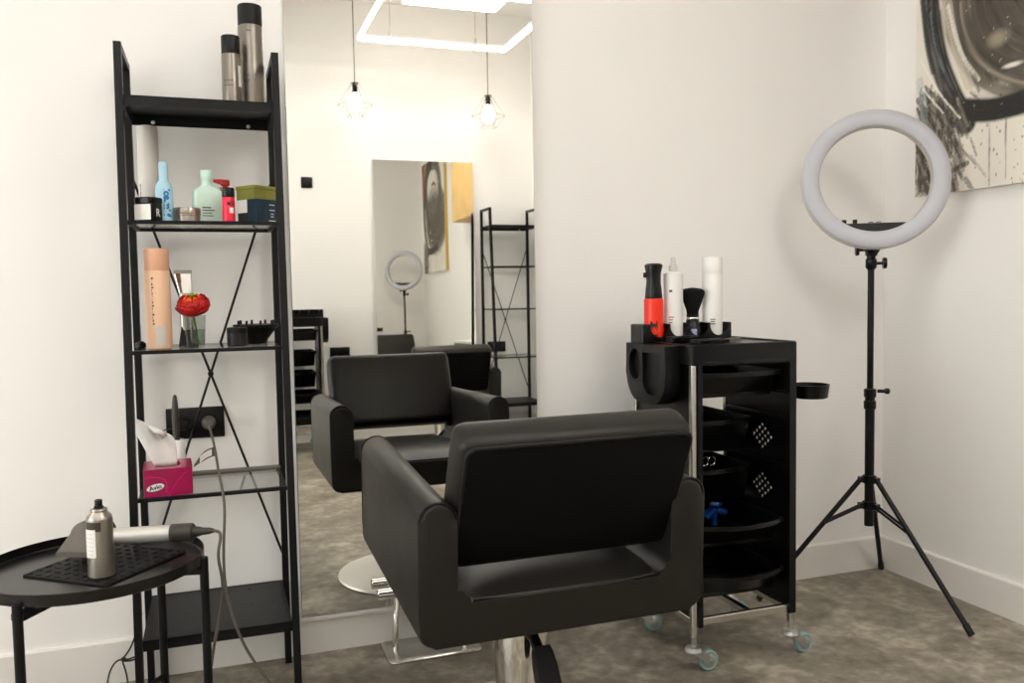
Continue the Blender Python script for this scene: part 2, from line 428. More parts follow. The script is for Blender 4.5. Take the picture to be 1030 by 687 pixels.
# ------------------------------------------------------------------ small products
def spray_can(name, label, loc, r, h, caph, body, cap, dome=.006, group=None, cat='spray can'):
    t = thing(name, label, cat, loc, group=group)
    MB().lathe([(r-.003, 0), (r, .003), (r, h-caph-dome), (r-.002, h-caph-.001), (r-.004, h-caph)], 36).build('body', body, t)
    MB().lathe([(r-.0012, h-caph-.002), (r-.0008, h-caph), (r-.0008, h-.004), (r-.002, h-.001), (r-.006, h)], 36).build('cap', cap, t)
    return t
S1, S2, S3, S4, S5 = 1.5748, 1.2688, .9488, .5888, .244
t = spray_can('hairspray_can', 'taller grey hairspray can with black cap on the top shelf', (-2.272, -.15, S1), .0325, .280, .053, M['can_metal'], M['plastic_matte'], group='grey hairspray cans')
for z, w, a in ((.205, .022, -10), (.088, .03, -25), (.075, .034, -25), (.07, .02, -25)):
    p = MB(); wrap_patch(p, .0325, a-w*420, a+w*420, z, z+.004, 8); p.build('printed_line', M['ink_grey'], t)
t = spray_can('hairspray_can', 'shorter grey hairspray can with black cap, in front on the top shelf', (-2.325, -.20, S1), .0245, .182, .046, M['can_metal'], M['plastic_matte'], group='grey hairspray cans')
p = MB(); wrap_patch(p, .0245, 42, 74, .050, .104, 8); p.build('white_label', M['paper'], t)
for z in (.062, .05):
    p = MB(); wrap_patch(p, .0245, -50, 10, z, z+.003, 8); p.build('printed_line', M['ink_grey'], t)

# second shelf
t = thing('foam_bottle', 'tall frosted white cylinder bottle at the left of the second shelf', 'bottle', (-2.54, -.125, S2))
MB().lathe([(.024, 0), (.0265, .003), (.0265, .205), (.0262, .207), (.0262, .252), (.0245, .258), (.018, .260)], 36).build('body', M['white_frost'], t)
for k in range(9):                       # unreadably small print running up the side
    p = MB(); wrap_patch(p, .0266, -52, -46-2*(k % 2), .030+.0085*k, .0355+.0085*k+.0015*(k % 3), 4); p.build('printed_mark', M['ink_grey'], t)
# black jar with white label
t = thing('product_jar', 'squat black jar with white label at the left front of the second shelf', 'jar', (-2.535, -.262, S2), -30)
MB().prism(rrect(.050, .050, .009), 0, .043, bev=.002).build('body', M['plastic_black'], t)
MB().prism(rrect(.053, .053, .011), .043, .058, bev=.003).build('lid', M['plastic_black'], t)
MB().box((0, -.0254, .021), (.044, .0012, .038)).build('white_label', M['paper'], t)
text_part('letter', 'R', .026, M['ink_white'], t, X=T((.0254, .0, .02)) @ RZ(90), bold=.0006)
# pale blue bottle
t = thing('blue_bottle', 'pale blue slim bottle with vertical blue lettering on the second shelf', 'bottle', (-2.500, -.215, S2))
MB().lathe([(.019, 0), (.0215, .003), (.0215, .082), (.0205, .092), (.0165, .101), (.0118, .106), (.0112, .116)], 32).build('body', M['sky'], t)
MB().lathe([(.0112, .116), (.0112, .150), (.0098, .154), (.007, .155)], 32).build('cap', M['sky'], t)
text_part('side_lettering', 'ice.mi f', .024, M['ink_blue'], t, X=T((.008, 0, .05)) @ RY(90), cyl_r=.0217, bold=.0014)
# tin
t = thing('metal_tin', 'low round silver tin between the blue and the mint bottles', 'tin', (-2.446, -.215, S2))
MB().lathe([(.032, 0), (.034, .002), (.034, .017), (.033, .018)], 40).build('body', M['tin'], t)
MB().lathe([(.0335, .017), (.0352, .018), (.0352, .0215), (.0342, .0225), (.0352, .0235), (.0352, .036), (.034, .038), (.03, .0385)], 40).build('lid', M['tin'], t)
# mint bottle
t = thing('mint_bottle', 'rectangular mint green bottle with mint cap on the second shelf', 'bottle', (-2.396, -.205, S2), 12)
rings = []
for w, d, r, z in ((.064, .034, .006, 0), (.073, .038, .008, .003), (.073, .038, .008, .080), (.062, .034, .010, .089), (.034, .03, .0145, .096), (.029, .029, .0144, .102), (.028, .028, .0139, .112)):
    rings.append([(x, y, z) for x, y in rrect(w, d, r)])
MB().loft(rings).build('body', M['mint'], t)
MB().lathe([(.0155, .112), (.0158, .113), (.0158, .136), (.0145, .138), (.011, .1385)], 32).build('cap', M['mint'], t)
for k, (w, h) in enumerate(((.022, .0035), (.030, .0028), (.024, .0022), (.027, .0022))):
    MB().box((-.0135+w/2-.004, -.0192, .040-.007*k), (w, .0006, h)).build('printed_line', M['ink_grey'], t)
# red pump bottle
t = thing('pump_bottle', 'dark red pump bottle standing behind the pink bottle', 'bottle', (-2.350, -.145, S2))
MB().lathe([(.018, 0), (.02, .002), (.02, .075), (.012, .085), (.0115, .092)], 28).build('body', M['redpump'], t)
MB().lathe([(.0135, .088), (.0135, .102), (.006, .104), (.006, .108)], 24).build('collar', M['redpump'], t)
mb = MB(); mb.cyl(.012, .106, .122, 24, bev=.002)
mb.loft([[(x, y*w, z0+z) for y, z in ((-1, -1*h), (1, -1*h), (1, h), (-1, h))] for x, w, h, z0 in ((.006, .010, .007, .115), (-.015, .008, .006, .117), (-.03, .005, .003, .119))])
mb.build('pump_head', M['redpump'], t)
# pink bottle
t = thing('pink_bottle', 'small hot pink bottle with black cap on the second shelf', 'bottle', (-2.345, -.262, S2))
MB().lathe([(.0135, 0), (.0155, .002), (.0155, .061), (.0140, .064)], 28).build('body', M['pink'], t)
MB().lathe([(.0153, .063), (.0157, .064), (.0157, .084), (.0145, .087), (.010, .0875)], 28).build('cap', M['plastic_black'], t)
p = MB(); wrap_patch(p, .0156, 8, 48, .022, .036, 8); p.build('white_label', M['paper'], t)
p = MB(T((0, -.0155, .046)) @ RX(90)); p.cyl(.0045, -.0006, .0008, 20); p.build('logo_dot', M['ink'], t)
p = MB(); wrap_patch(p, .0156, 10, 60, .040, .053, 8); p.build('red_patch', M['redpump'], t)
# navy and olive boxes
t = thing('navy_box', 'dark blue product box at the right end of the second shelf', 'box', (-2.268, -.195, S2), 38)
MB().box((0, 0, .032), (.078, .072, .064), .0012, 1).build('carton', M['navy'], t)
MB().box((-.0394, .017, .046), (.0008, .036, .034)).build('white_side_label', M['paper'], t)
MB().box((-.0394, .017, .0145), (.0008, .036, .028)).build('black_side_label', M['ink'], t)
for k, (w, z) in enumerate(((.022, .050), (.022, .036), (.012, .026), (.012, .019), (.028, .008))):
    MB().box((.014, -.0363, z), (w*.8, .0006, .0022)).build('printed_line', M['ink_white'], t)
t = thing('olive_box', 'olive green lidded box stacked on the dark blue box', 'box', (-2.272, -.18, S2+.0642), 38)
MB().box((0, 0, .014), (.074, .070, .028), .001, 1).build('base', M['olive'], t)
MB().box((0, 0, .032), (.0775, .0735, .010), .0012, 1).build('lid', M['olive'], t)

# third shelf
t = spray_can('peach_can', 'tall peach spray can at the left of the third shelf', (-2.522, -.262, S3), .0305, .252, .053, M['peach'], M['peach_cap'])
p = MB(); wrap_patch(p, .0305, -10, 32, .010, .058, 10); p.build('grey_label', M['white_frost'], t)
for k in range(16):
    p = MB(); wrap_patch(p, .0306, -24, -15-3*(k % 3), .062+.0075*k, .0665+.0075*k+.0012*(k % 2), 4); p.build('printed_mark', M['peach_cap'] if k % 5 == 4 else M['greytag'], t)
tag(MB().lathe([(.010, 0), (.013, .003), (.013, .012), (.006, .018)], 20).build('bottle_cap', M['plastic_black'], loc=(-2.571, -.20, S3)), 'small black cap lying left of the peach can', 'cap')
# clipper in its stand
t = thing('hair_clipper', 'silver headed hair clipper standing upright behind the red flower', 'hair clipper', (-2.460, -.115, S3))
MB().loft([[(x*w, y*d, z) for x, y in ((-1, -1), (1, -1), (1, 1), (-1, 1))] for w, d, z in ((.022, .026, 0), (.021, .025, .006), (.014, .018, .05))]).build('charging_stand', M['plastic_black'], t)
rings = [[(x, y-.004+(z-.05)*.06, z) for x, y in rrect(w, d, r)] for w, d, r, z in ((.03, .028, .008, .02), (.033, .032, .01, .06), (.036, .034, .011, .11), (.034, .032, .01, .14))]
MB().loft(rings).build('body', M['alu'], t)
rings = [[(x-.003*k, y+.0015, z) for x, y in rrect(w, d, .004, 3)] for k, (w, d, z) in enumerate(((.034, .031, .14), (.040, .026, .165), (.045, .018, .192)))]
MB().loft(rings).build('blade_head', M['chrome'], t)
MB().box((-.006, .0015, .197), (.047, .014, .010), .002, 1).build('blade', M['alu'], t)
# glass and flower
t = thing('drinking_glass', 'clear glass of water holding the red flower on the third shelf', 'glass', (-2.437, -.235, S3))
MB().lathe([(.021, 0), (.0225, .002), (.0268, .082), (.0258, .082), (.0218, .006), (.0005, .005)], 36, cap1=False).build('glass_wall', M['vase'], t)
MB().lathe([(.0215, .0062), (.0235, .046), (.0005, .0462)], 36).build('water', M['water'], t)
t = thing('red_flower', 'single red ranunculus flower standing in the glass on the third shelf', 'flower', (-2.437, -.235, S3+.0075))
MB().tube([(.004, .002, 0), (.003, 0, .03), (-.001, -.003, .055), (-.003, -.006, .081)], .0028, 8, smooth=2).build('stem', M['green'], t)
def petal(mb, az, R, th0, th1, wid, flare):
    nu, nv = 7, 6; g = []; j0 = random.uniform(-.06, .06)
    for i in range(nu+1):
        u = i/nu; row = []; th = math.radians(th0+(th1-th0)*u)
        for j in range(nv+1):
            v = j/nv*2-1
            ww = wid*(math.sin(PI*(.10+.78*u))**.6)
            rr = R*math.sin(th)+flare*u**3; a = az+v*ww
            z = R*.80*math.cos(th)-.05*R*abs(v)**2*u+.0011*math.sin(5*v+7*az)*u+j0*R*.4*u
            row.append(mb.v((rr*math.cos(a), rr*math.sin(a), z)))
        g.append(row)
    for i in range(nu):
        for j in range(nv): mb.face([g[i][j], g[i+1][j], g[i+1][j+1], g[i][j+1]])
X = T((-.003, -.006, .105)) @ RX(18) @ RY(-5)
mb = MB(X)
for ring_, (n, R, t1, w, fl) in enumerate(((8, .0395, 100, .52, .004), (9, .040, 82, .48, .003), (8, .038, 64, .5, .002), (8, .034, 50, .5, .001), (7, .029, 40, .55, 0), (6, .023, 32, .6, 0))):
    for k in range(n): petal(mb, 2*PI*k/n+ring_*.4+random.uniform(-.09, .09), R*random.uniform(.94, 1.05), 165, t1+random.uniform(-6, 6), w, fl)
o = mb.build('petals', M['petal'], t, angle=80)
sm = o.modifiers.new('thickness', 'SOLIDIFY'); sm.thickness = .0009
mb = MB(X)
for k in range(6): petal(mb, 2*PI*k/6, .029, 80, 22, .5, 0)
o = mb.build('inner_petals', M['petal_orange'], t, angle=80); sm = o.modifiers.new('thickness', 'SOLIDIFY'); sm.thickness = .0008
MB(X).sphere((0, 0, .0225), .0065, 10).build('flower_centre', M['green'], t)
# black jar and diffuser
t = thing('wax_jar', 'matte black cylindrical jar right of the flower glass', 'jar', (-2.335, -.245, S3))
MB().lathe([(.024, 0), (.0255, .002), (.0255, .033), (.025, .034)], 36).build('body', M['plastic_matte'], t)
MB().lathe([(.0255, .034), (.026, .035), (.026, .046), (.0245, .048), (.02, .0485)], 36).build('lid', M['plastic_matte'], t)
t = thing('dryer_diffuser', 'black hair dryer diffuser bowl with prongs at the right of the third shelf', 'hair dryer attachment', (-2.283, -.165, S3))
MB().lathe([(.026, 0), (.028, .002), (.030, .012), (.044, .030), (.054, .042), (.060, .046), (.061, .052), (.058, .053), (.002, .050)], 40).build('bowl', M['plastic_matte'], t)
for k in range(8):
    a = 2*PI*k/8+.2; R = .047
    MB().lathe([(.0036, .050), (.0030, .062), (.0018, .064)], 10, T((R*math.cos(a), R*math.sin(a), 0))).build('prong', M['plastic_matte'], t)

# fourth shelf
t = thing('tissue_box', 'magenta pink tissue box at the left of the fourth shelf', 'tissue box', (-2.514, -.275, S4), 3)
w, d, h = .113, .125, .068
sl = MB().prism(rrect(w, d, .003, 2), 0, h)
ho = MB().prism([(x*1., y) for x, y in rrect(.06, .085, .029)], h-.02, h+.02)
cut(sl, ho, 'carton', M['magenta'], t)
mb = MB()
def ribbon(pts, wid, y):
    n = len(pts); A = []
    for i, (x, z) in enumerate(pts):
        q = pts[min(i+1, n-1)]; r = pts[max(i-1, 0)]; dx, dz = q[0]-r[0], q[1]-r[1]; L = math.hypot(dx, dz)
        ww = wid*(.4+.6*math.sin(PI*i/(n-1)))
        A.append([(x-dz/L*ww, y, z+dx/L*ww), (x+dz/L*ww, y, z-dx/L*ww), (x+dz/L*ww, y+.0004, z-dx/L*ww), (x-dz/L*ww, y+.0004, z+dx/L*ww)])
    mb.loft(A)
yy = -d/2-.0006
ribbon([(-.055, .047), (-.04, .050), (-.022, .048), (-.008, .041), (-.003, .028), (-.006, .012), (.004, .002)], .0016, yy)
mb.build('ribbon_print', M['magenta_light'], t)
mb = MB(); ribbon([(.052, .060), (.036, .052), (.022, .036), (.010, .018), (.004, .010)], .0010, yy); mb.build('ribbon_print', M['magenta_light'], t)
lg = MB(T((-.030, yy, .0235)) @ RY(-12) @ RX(90)); lg.prism([(.0205*math.cos(2*PI*k/32), .0085*math.sin(2*PI*k/32)) for k in range(32)], -.0002, .0006); lg.build('logo_oval', M['paper'], t)
text_part('logo_lettering', 'Avio', .0155, M['ink_navy'], t, X=T((-.030, yy-.0007, .0235)) @ RY(-12), bold=.0005)
# the sheet of tissue pulled out of the box
mb = MB(); g = []
nu, nv = 12, 10
for i in range(nu+1):
    u = i/nu; row = []
    for j in range(nv+1):
        v = j/nv*2-1
        cxp = -.004-.040*u**1.1; czp = h-.008+.132*math.sin(u*PI*.53)/math.sin(PI*.53)
        half = .026+.024*math.sin(u*PI*.75)
        x = cxp+v*half*.95+.006*math.sin(3*v+2*u)
        z = czp-(.058*u*(v*.5+.5)**1.3)-.004*math.cos(4*v)*u
        y = .0-.016*u+.020*v*v*u*.6+.009*math.sin(5*v+3*u)*u-.028*u*(v > 0)*v
        row.append(mb.v((x, y, z)))
    g.append(row)
for i in range(nu):
    for j in range(nv): mb.face([g[i][j], g[i+1][j], g[i+1][j+1], g[i][j+1]])
o = mb.build('tissue_sheet', M['tissue'], t, angle=80); sm = o.modifiers.new('thickness', 'SOLIDIFY'); sm.thickness = .0008
t = thing('white_holder', 'plain white cylinder holder standing behind the tissue box', 'holder', (-2.494, -.150, S4))
MB().lathe([(.016, 0), (.0182, .002), (.0182, .108), (.0172, .110), (.0165, .110), (.0162, .012), (.001, .011)], 32, cap1=False).build('cup', M['white_plastic'], t)
MB().lathe([(.0186, .0), (.0186, .006), (.0184, .0061)], 32).build('foot_ring', M['white_plastic'], t)
t = thing('hair_brush', 'dark slim handled hair brush upright in the white holder', 'hair brush', (-2.497, -.150, S4+.013))
MB().lathe([(.0045, 0), (.0075, .02), (.0085, .105), (.0095, .14), (.0095, .165), (.007, .198), (.0045, .214), (.0015, .217)], 20).build('handle', M['darkgrey'], t)
MB().lathe([(.0105, .018), (.0115, .02), (.0115, .085), (.0105, .087)], 20).build('bristle_head', M['bristle'], t)
t = thing('plastic_strip', 'long flat grey strip lying along the back of the fourth shelf', 'strip', (-2.345, -.10, S4))
MB().prism([(-.118, -.022), (.07, -.022), (.105, -.014), (.118, -.004), (.112, .004), (.118, .010), (.105, .020), (-.118, .022)], 0, .007, bev=.0015).build('strip_body', M['greytag'], t)

# ------------------------------------------------------------------ wall sockets
def wall_socket(label, x, z, wall_y, sgn, n=2, w=.146, h=.081):
    t = thing('wall_socket', label, 'socket', (x, wall_y, z), 0 if sgn < 0 else 180, None)
    MB().box((0, -.005, 0), (w, .009, h), .0025, 2).build('cover_plate', M['plastic_black'], t)
    for k in range(n):
        xx = (k-(n-1)/2)*.071
        MB(T((xx, -.0092, 0)) @ RX(90)).lathe([(.0215, -.0005), (.0225, .003), (.0205, .003), (.0195, -.004), (.001, -.004)], 28).build('outlet', M['plastic_black'], t)
    return t
wall_socket('black double wall socket with a grey plug, behind the ladder shelf', -2.451, .720, 0, -1, 2, .156, .088)
wall_socket('black double socket on the opposite wall, left of the second chair in the mirror', -1.53, .648, YF, 1)
wall_socket('black double socket on the opposite wall behind the empty shelf', -.315, .648, YF, 1)
t = thing('light_switch', 'small square black switch on the opposite wall, left in the mirror', 'switch', (-1.732, YF, 1.885), 180)
MB().box((0, -.0045, 0), (.078, .009, .078), .002, 2).build('cover_plate', M['plastic_black'], t)
MB().box((0, -.0105, 0), (.05, .004, .05), .002, 2).build('rocker', M['plastic_matte'], t)
# charger
t = thing('charger', 'small black charger plugged into the left socket outlet', 'charger', (-2.487, -.0115, .720))
MB(RX(90)).cyl(.017, 0, .028, 24, bev=.003).build('plug_body', M['plastic_black'], t)
MB().box((.004, -.034, 0), (.020, .014, .026), .003, 2).build('plug_end', M['plastic_black'], t)
MB().tube([(-.004, -.040, -.006), (-.022, -.040, -.006), (-.040, -.022, -.010), (-.06, -.004, -.018), (-.09, .002, -.03), (-.112, .004, -.06), (-.112, .004, -.3), (-.112, .004, -.56)], .0015, 6, smooth=2).build('cord', M['cordblack'], t)
# loose black cord at the floor by the left wall foot
t = thing('power_cord', 'thin black cord tied in a bundle at the foot of the ladder shelf', 'cord', (-2.66, -.05, 0))
MB().tube([(.05, .012, .20), (.025, .005, .118), (0, 0, .082), (-.02, -.004, .080), (-.036, -.01, .055), (-.042, -.02, .02), (-.045, -.05, .004), (-.03, -.09, .003)], .0024, 8, smooth=2).build('cord_run', M['cordblack'], t)
MB().tube([(-.004, -.003, .085), (.012, -.006, .080), (.03, -.004, .085), (.045, 0, .082), (.03, .002, .075), (.012, -.002, .074), (-.004, -.003, .078), (.004, -.006, .055), (.009, -.008, .02), (.010, -.012, .006)], .0024, 8, smooth=2).build('cord_loop', M['cordblack'], t)
MB().sphere((0, -.002, .081), .007, 8).build('tie', M['cordblack'], t)

# ------------------------------------------------------------------ side table
TX, TY, TZ = -2.654, -.580, .500
t = thing('side_table', 'round black metal tray table in front of the ladder shelf', 'side table', (TX, TY, 0))
R = .225
MB().lathe([(.001, TZ-.004), (R-.004, TZ-.004), (R, TZ-.001), (R, TZ+.020), (R-.0012, TZ+.021), (R-.0024, TZ+.020), (R-.003, TZ+.003), (R-.006, TZ), (.001, TZ)], 96, cap0=True, cap1=True).build('tray_top', mat('black_tray_enamel', (16, 15, 14), .24, spec=.5, noise=.05), t)
legs = [(.221, -.034), (.119, .190), (-.107, -.200), (-.215, .055)]
for x, y in legs:
    k = .2265/math.hypot(x, y)
    mb = MB(); mb.bar((x*k, y*k, 0.004), (x*k, y*k, TZ+.004), .0095, 14); mb.cyl(.0098, TZ+.003, TZ+.007, 14, T((x*k, y*k, 0)), bev=.002)
    l = mb.build('leg', M['steel_black'], t)
    MB().cyl(.0105, 0, .012, 14, T((x*k, y*k, 0))).build('foot_cap', M['rubber'], l)
for a, b in ((0, 3), (1, 2)):
    pa, pb = Vector((*legs[a], TZ-.022)), Vector((*legs[b], TZ-.022))
    MB().sqbar(pa, pb, .028, .012, up='Y').build('folding_beam', M['steel_black'], t)
    pa.z = pb.z = .16
    MB().bar(pa, pb, .007, 10).build('cross_bar', M['steel_black'], t)
# rubber mat
mx, my = -2.628, -.565
ang = 51.7
t = thing('rubber_mat', 'black dimpled rubber mat lying on the tray table', 'mat', (mx, my, TZ+.0002), ang)
MB().prism(rrect(.236, .222, .004, 3), 0, .004, bev=.0008).build('mat_sheet', M['rubber'], t)
mb = MB()
for i in range(10):
    for j in range(9):
        mb.prism([(x*.0075, y*.0045) for x, y in ((-1, 0), (-.6, .8), (.6, .8), (1, 0), (.6, -.8), (-.6, -.8))], .0038, .0058, T((-.108+.024*i, -.101+.0252*j, 0)) @ RZ(90 if (i+j) % 2 else 0))
o = mb.build('raised_studs', M['rubber'], t); o['kind'] = 'stuff'
# aerosol on the mat
t = thing('aerosol_can', 'silver aerosol can with open black nozzle on the tray table', 'spray can', (-2.628, -.664, TZ+.0063))
MB().lathe([(.024, 0), (.026, .003), (.0255, .006), (.0255, .118), (.025, .121)], 40).build('body', M['can_silver'], t)
MB().lathe([(.025, .121), (.0235, .126), (.016, .134), (.0155, .136), (.0168, .138), (.0155, .141), (.010, .142)], 40).build('shoulder', M['tin'], t)
MB().lathe([(.0095, .141), (.0095, .145), (.0075, .147), (.0075, .157), (.0065, .159), (.003, .158)], 24).build('nozzle', M['plastic_black'], t)
p = MB(); wrap_patch(p, .0256, -82, 12, .098, .117, 14); p.build('dark_band', M['can_dark'], t)
p = MB(); wrap_patch(p, .0258, -70, -12, .044, .102, 14); p.build('white_label', M['paper'], t)
for k in range(6):
    p = MB(); wrap_patch(p, .0261, -64, -20-6*(k % 2), .092-.0085*k, .0935-.0085*k, 8, .0001); p.build('printed_line', M['ink_grey'], t)
# hair dryer lying on the tray, one long cable to the wall plug
t = thing('hair_dryer', 'silver handled hair dryer lying on the tray table with long grey cable', 'hair dryer', (-2.640, -.505, TZ+.010))
HX = Vector((.110, -.030, .032)) ; hd = Vector((.155, -.042, .004)).normalized()
h0 = Vector((.028, -.008, .036))
e0 = h0+hd*.118; e1 = e0+hd*.050; e2 = e1+hd*.044
MB().bar(h0-hd*.03, e0, .0188, 28).build('handle', mat('satin_silver', (206, 203, 198), .36, .55, noise=.02), t)
MB().lathe([(.0186, 0), (.0200, .001), (.0200, .047), (.0175, .050)], 28, T(e0) @ hd.to_track_quat('Z', 'Y').to_matrix().to_4x4()).build('filter', M['darkgrey'], t)
MB().lathe([(.012, 0), (.0115, .010), (.0085, .020), (.0075, .034), (.0045, .045)], 20, T(e1) @ hd.to_track_quat('Z', 'Y').to_matrix().to_4x4()).build('strain_relief', M['darkgrey'], t)
fd = Vector((-.42, -.90, 0)).normalized()                 # the way the air leaves
fx = fd.to_track_quat('Z', 'Y').to_matrix().to_4x4()
MB().lathe([(.020, -.034), (.036, -.034), (.039, -.030), (.039, .026), (.036, .030), (.020, .030), (.018, .024), (.018, -.030)], 40, T((-.022, .004, .0395)) @ fx, cap0=False, cap1=False).build('head', M['darkgrey'], t)
rings = []
for k in range(9):
    u = k/8; c = Vector((-.022, .004, .0395))+fd*(.030+.040*u)+Vector((0, 0, -.021*u**1.4)); side = Vector((-fd.y, fd.x, 0))
    a = .033+.010*u**1.5; b = .033*(1-u)**1.2+.0055
    rings.append([c+side*a*math.copysign(abs(math.cos(q))**(1-.55*u), math.cos(q))+Vector((0, 0, b*math.copysign(abs(math.sin(q))**(1-.55*u), math.sin(q)))) for q in [2*PI*i/36 for i in range(36)]])
MB().loft(rings, True, True).build('concentrator_nozzle', mat('grey_nozzle', (96, 90, 82), .4, .2, noise=.05), t)
base = Vector(t.location)
cab = [e2, e2+hd*.012+Vector((.006, 0, -.006))]
W_ = [(-2.402, -.588, .500), (-2.392, -.59, .445), (-2.394, -.56, .39), (-2.402, -.53, .335), (-2.418, -.52, .265), (-2.432, -.52, .172), (-2.455, -.52, .075), (-2.47, -.53, .016), (-2.43, -.58, .0045), (-2.30, -.62, .0045), (-2.20, -.56, .0045), (-2.215, -.50, .014), (-2.285, -.47, .122), (-2.352, -.45, .228), (-2.386, -.435, .35), (-2.390, -.415, .445), (-2.381, -.40, .555), (-2.386, -.372, .606), (-2.392, -.30, .622), (-2.398, -.18, .652), (-2.407, -.08, .690), (-2.415, -.052, .716)]
pts = cab+[Vector(p)-base for p in W_]
cb = MB().tube(pts, .0036, 8, smooth=3).build('power_cable', M['greytag'], t)
pl = MB(T(Vector((-2.4155, -.010, .720))-base) @ RX(90)); pl.lathe([(.019, 0), (.0195, .004), (.019, .022), (.0145, .036), (.010, .042)], 28); pl.build('mains_plug', M['greytag'], cb)
g = Vector((-2.399, -.155, .662))-base
mb = MB(); rings = []
for k in range(9):
    u = k/8; c = g+Vector((-.056*u, -.012*u, -.002+.008*math.sin(PI*u)-.034*u)); hw = .0125*(1-.75*max(0, u-.55)/.45)
    rings.append([c+Vector((0, 0, hw)), c+Vector((0, .0006, hw)), c+Vector((0, .0006, -hw)), c+Vector((0, 0, -hw))])
mb.loft(rings).build('cable_tag', M['greytag'], cb)
mb = MB(); rings = []
for k in range(7):
    u = .18+.55*k/6; c = g+Vector((-.056*u, -.012*u-.0007, -.002+.008*math.sin(PI*u)-.034*u)); hw = .0085
    rings.append([c+Vector((0, 0, hw)), c+Vector((0, .0003, hw)), c+Vector((0, .0003, -hw)), c+Vector((0, 0, -hw))])
mb.loft(rings).build('tag_label', M['paper'], cb)

# ------------------------------------------------------------------ salon chairs
def make_chair(label, X0):
    t = thing('salon_chair', label, 'chair', (0, 0, 0), 0, None)
    X = T((0, 0, .54)) @ RX(2.7) @ T((0, 0, -.54))
    W, th, L = .317, .077, .326
    zb, zt = .393, .688
    r = th/2
    half = []                                     # right half of the U seen from the back, from the middle of the bottom outwards
    rb = .030
    for k in range(7):
        a = PI/2*k/6; half.append((W-rb+rb*math.sin(a), zb+rb-rb*math.cos(a)))
    for k in range(13):
        a = PI*k/12; half.append((W-r+r*math.cos(a), zt-r+r*math.sin(a)))
    for k in range(7):
        a = PI/2*k/6; half.append((W-th-.03+.03*math.cos(a), zb+.085+.03-.03*math.sin(a)))
    out = half+[(-x, z) for x, z in reversed(half)]
    mb = MB(X @ RX(90)); mb.prism(out, -L, L, bev=.012, seg=3)
    shell = mb.build('armrest_shell', M['leather'], t, angle=50)
    for sx in (-1, 1):
        for e in (-1, 1):
            cx = sx*(W-r)
            pts = [(sx*(W-.0012), e*(L-.004), zb+.06)]+[(cx+sx*(r-.001)*math.cos(PI*k/12), e*(L-.004), zt-r+(r-.001)*math.sin(PI*k/12)) for k in range(13)]+[(sx*(W-th+.0012), e*(L-.004), zb+.13)]
            MB().tube([X @ Vector(p) for p in pts], .0028, 6).build('piping', M['piping'], shell)
    wi = W-th-.0295
    mb = MB(X); n = 14; rings = []
    for i in range(n+1):
        y = -L+.006+(2*L-.020)*i/n; row = []
        for j in range(n+1):
            x = -wi-.024+(2*wi+.048)*j/n
            u, v = i/n*2-1, j/n*2-1
            row.append((x, y, zb+.078+.030*(1-abs(u)**8)*(1-abs(v)**8)+.014*(1-v*v)*(1-u*u)+.012*max(0, u)))
        rings.append(row)
    V = [[mb.v(p) for p in row] for row in rings]; B = [[mb.v((p[0], p[1], zb+.05)) for p in row] for row in rings]
    for i in range(n):
        for j in range(n):
            mb.face([V[i][j], V[i][j+1], V[i+1][j+1], V[i+1][j]])
    for i in range(n):
        mb.face([V[i][0], V[i+1][0], B[i+1][0], B[i][0]]); mb.face([V[i][n], B[i][n], B[i+1][n], V[i+1][n]])
        mb.face([V[0][i], B[0][i], B[0][i+1], V[0][i+1]]); mb.face([V[n][i], V[n][i+1], B[n][i+1], B[n][i]])
    seat = mb.build('seat_cushion', M['leather'], t, angle=60)
    MB(X).tube([(-wi+.004, -L+.012, zb+.088), (-.1, -L+.004, zb+.084), (.1, -L+.004, zb+.084), (wi-.004, -L+.012, zb+.088)], .0026, 6, smooth=2).build('piping', M['piping'], seat)
    # backrest: a padded slab that floats over the seat
    Xb = X @ T((.006, -.290, .688)) @ RX(22)
    bw, bh, bd = .508, .306, .092
    mb = MB(Xb); mb.box((0, .006, 0), (bw, bd, bh), .028, 6); back = mb.build('backrest', M['leather'], t, angle=60)
    mb = MB(Xb @ T((0, -bd/2+.004, 0)) @ RX(90)); mb.prism(rrect(bw-.030, bh-.030, .018), -.001, .008, bev=.004); mb.build('back_panel', M['leather_back'], back)
    P = [(x, -bd/2+.0015, z) for x, z in rrect(bw-.024, bh-.024, .020, 6)]
    MB(Xb).tube(P, .0042, 8, closed=True).build('piping', M['piping'], back)
    for sx in (-1, 1): MB(X).box((sx*(W-th-.006), -.225, .56), (.03, .05, .05), .006, 2).build('back_bracket', M['steel_black'], t)
    # pump base
    MB().lathe([(.262, 0), (.265, .004), (.262, .010), (.19, .018), (.09, .028), (.078, .034)], 72).build('base_disc', M['disc'], t)
    MB().lathe([(.076, .028), (.074, .035), (.066, .05), (.062, .12), (.067, .20), (.070, .275), (.068, .29), (.060, .297), (.02, .298)], 48, T((0, -.02, 0))).build('column_cover', M['chrome'], t)
    MB().cyl(.026, .29, .385, 24, T((0, -.02, 0))).build('piston', M['chrome'], t)
    MB(X).box((0, -.01, zb-.012), (.26, .30, .026), .004, 2).build('seat_plate', M['steel_black'], t)
    lv = MB(); lv.tube([(-.016, -.075, .292), (-.016, -.105, .300), (-.010, -.135, .288), (-.004, -.165, .255)], [.011]*2+[.013]*2, 10)
    lever = lv.build('pump_lever', M['plastic_black'], t)
    Xp = T((0, -.186, .222)) @ RX(58)
    pd = MB(Xp); pd.loft([[(x, y, z) for x, z in rrect(w_, .024, .009, 3)] for w_, y in ((.040, .062), (.050, .05), (.058, .02), (.060, -.03), (.052, -.058), (.034, -.066))])
    pedal = pd.build('lever_pedal', M['rubber'], lever)
    for k in range(5): MB(Xp).box((0, -.046+.017*k, -.0125), (.050, .007, .006), .002, 1).build('pedal_rib', M['rubber'], lever)
    return t
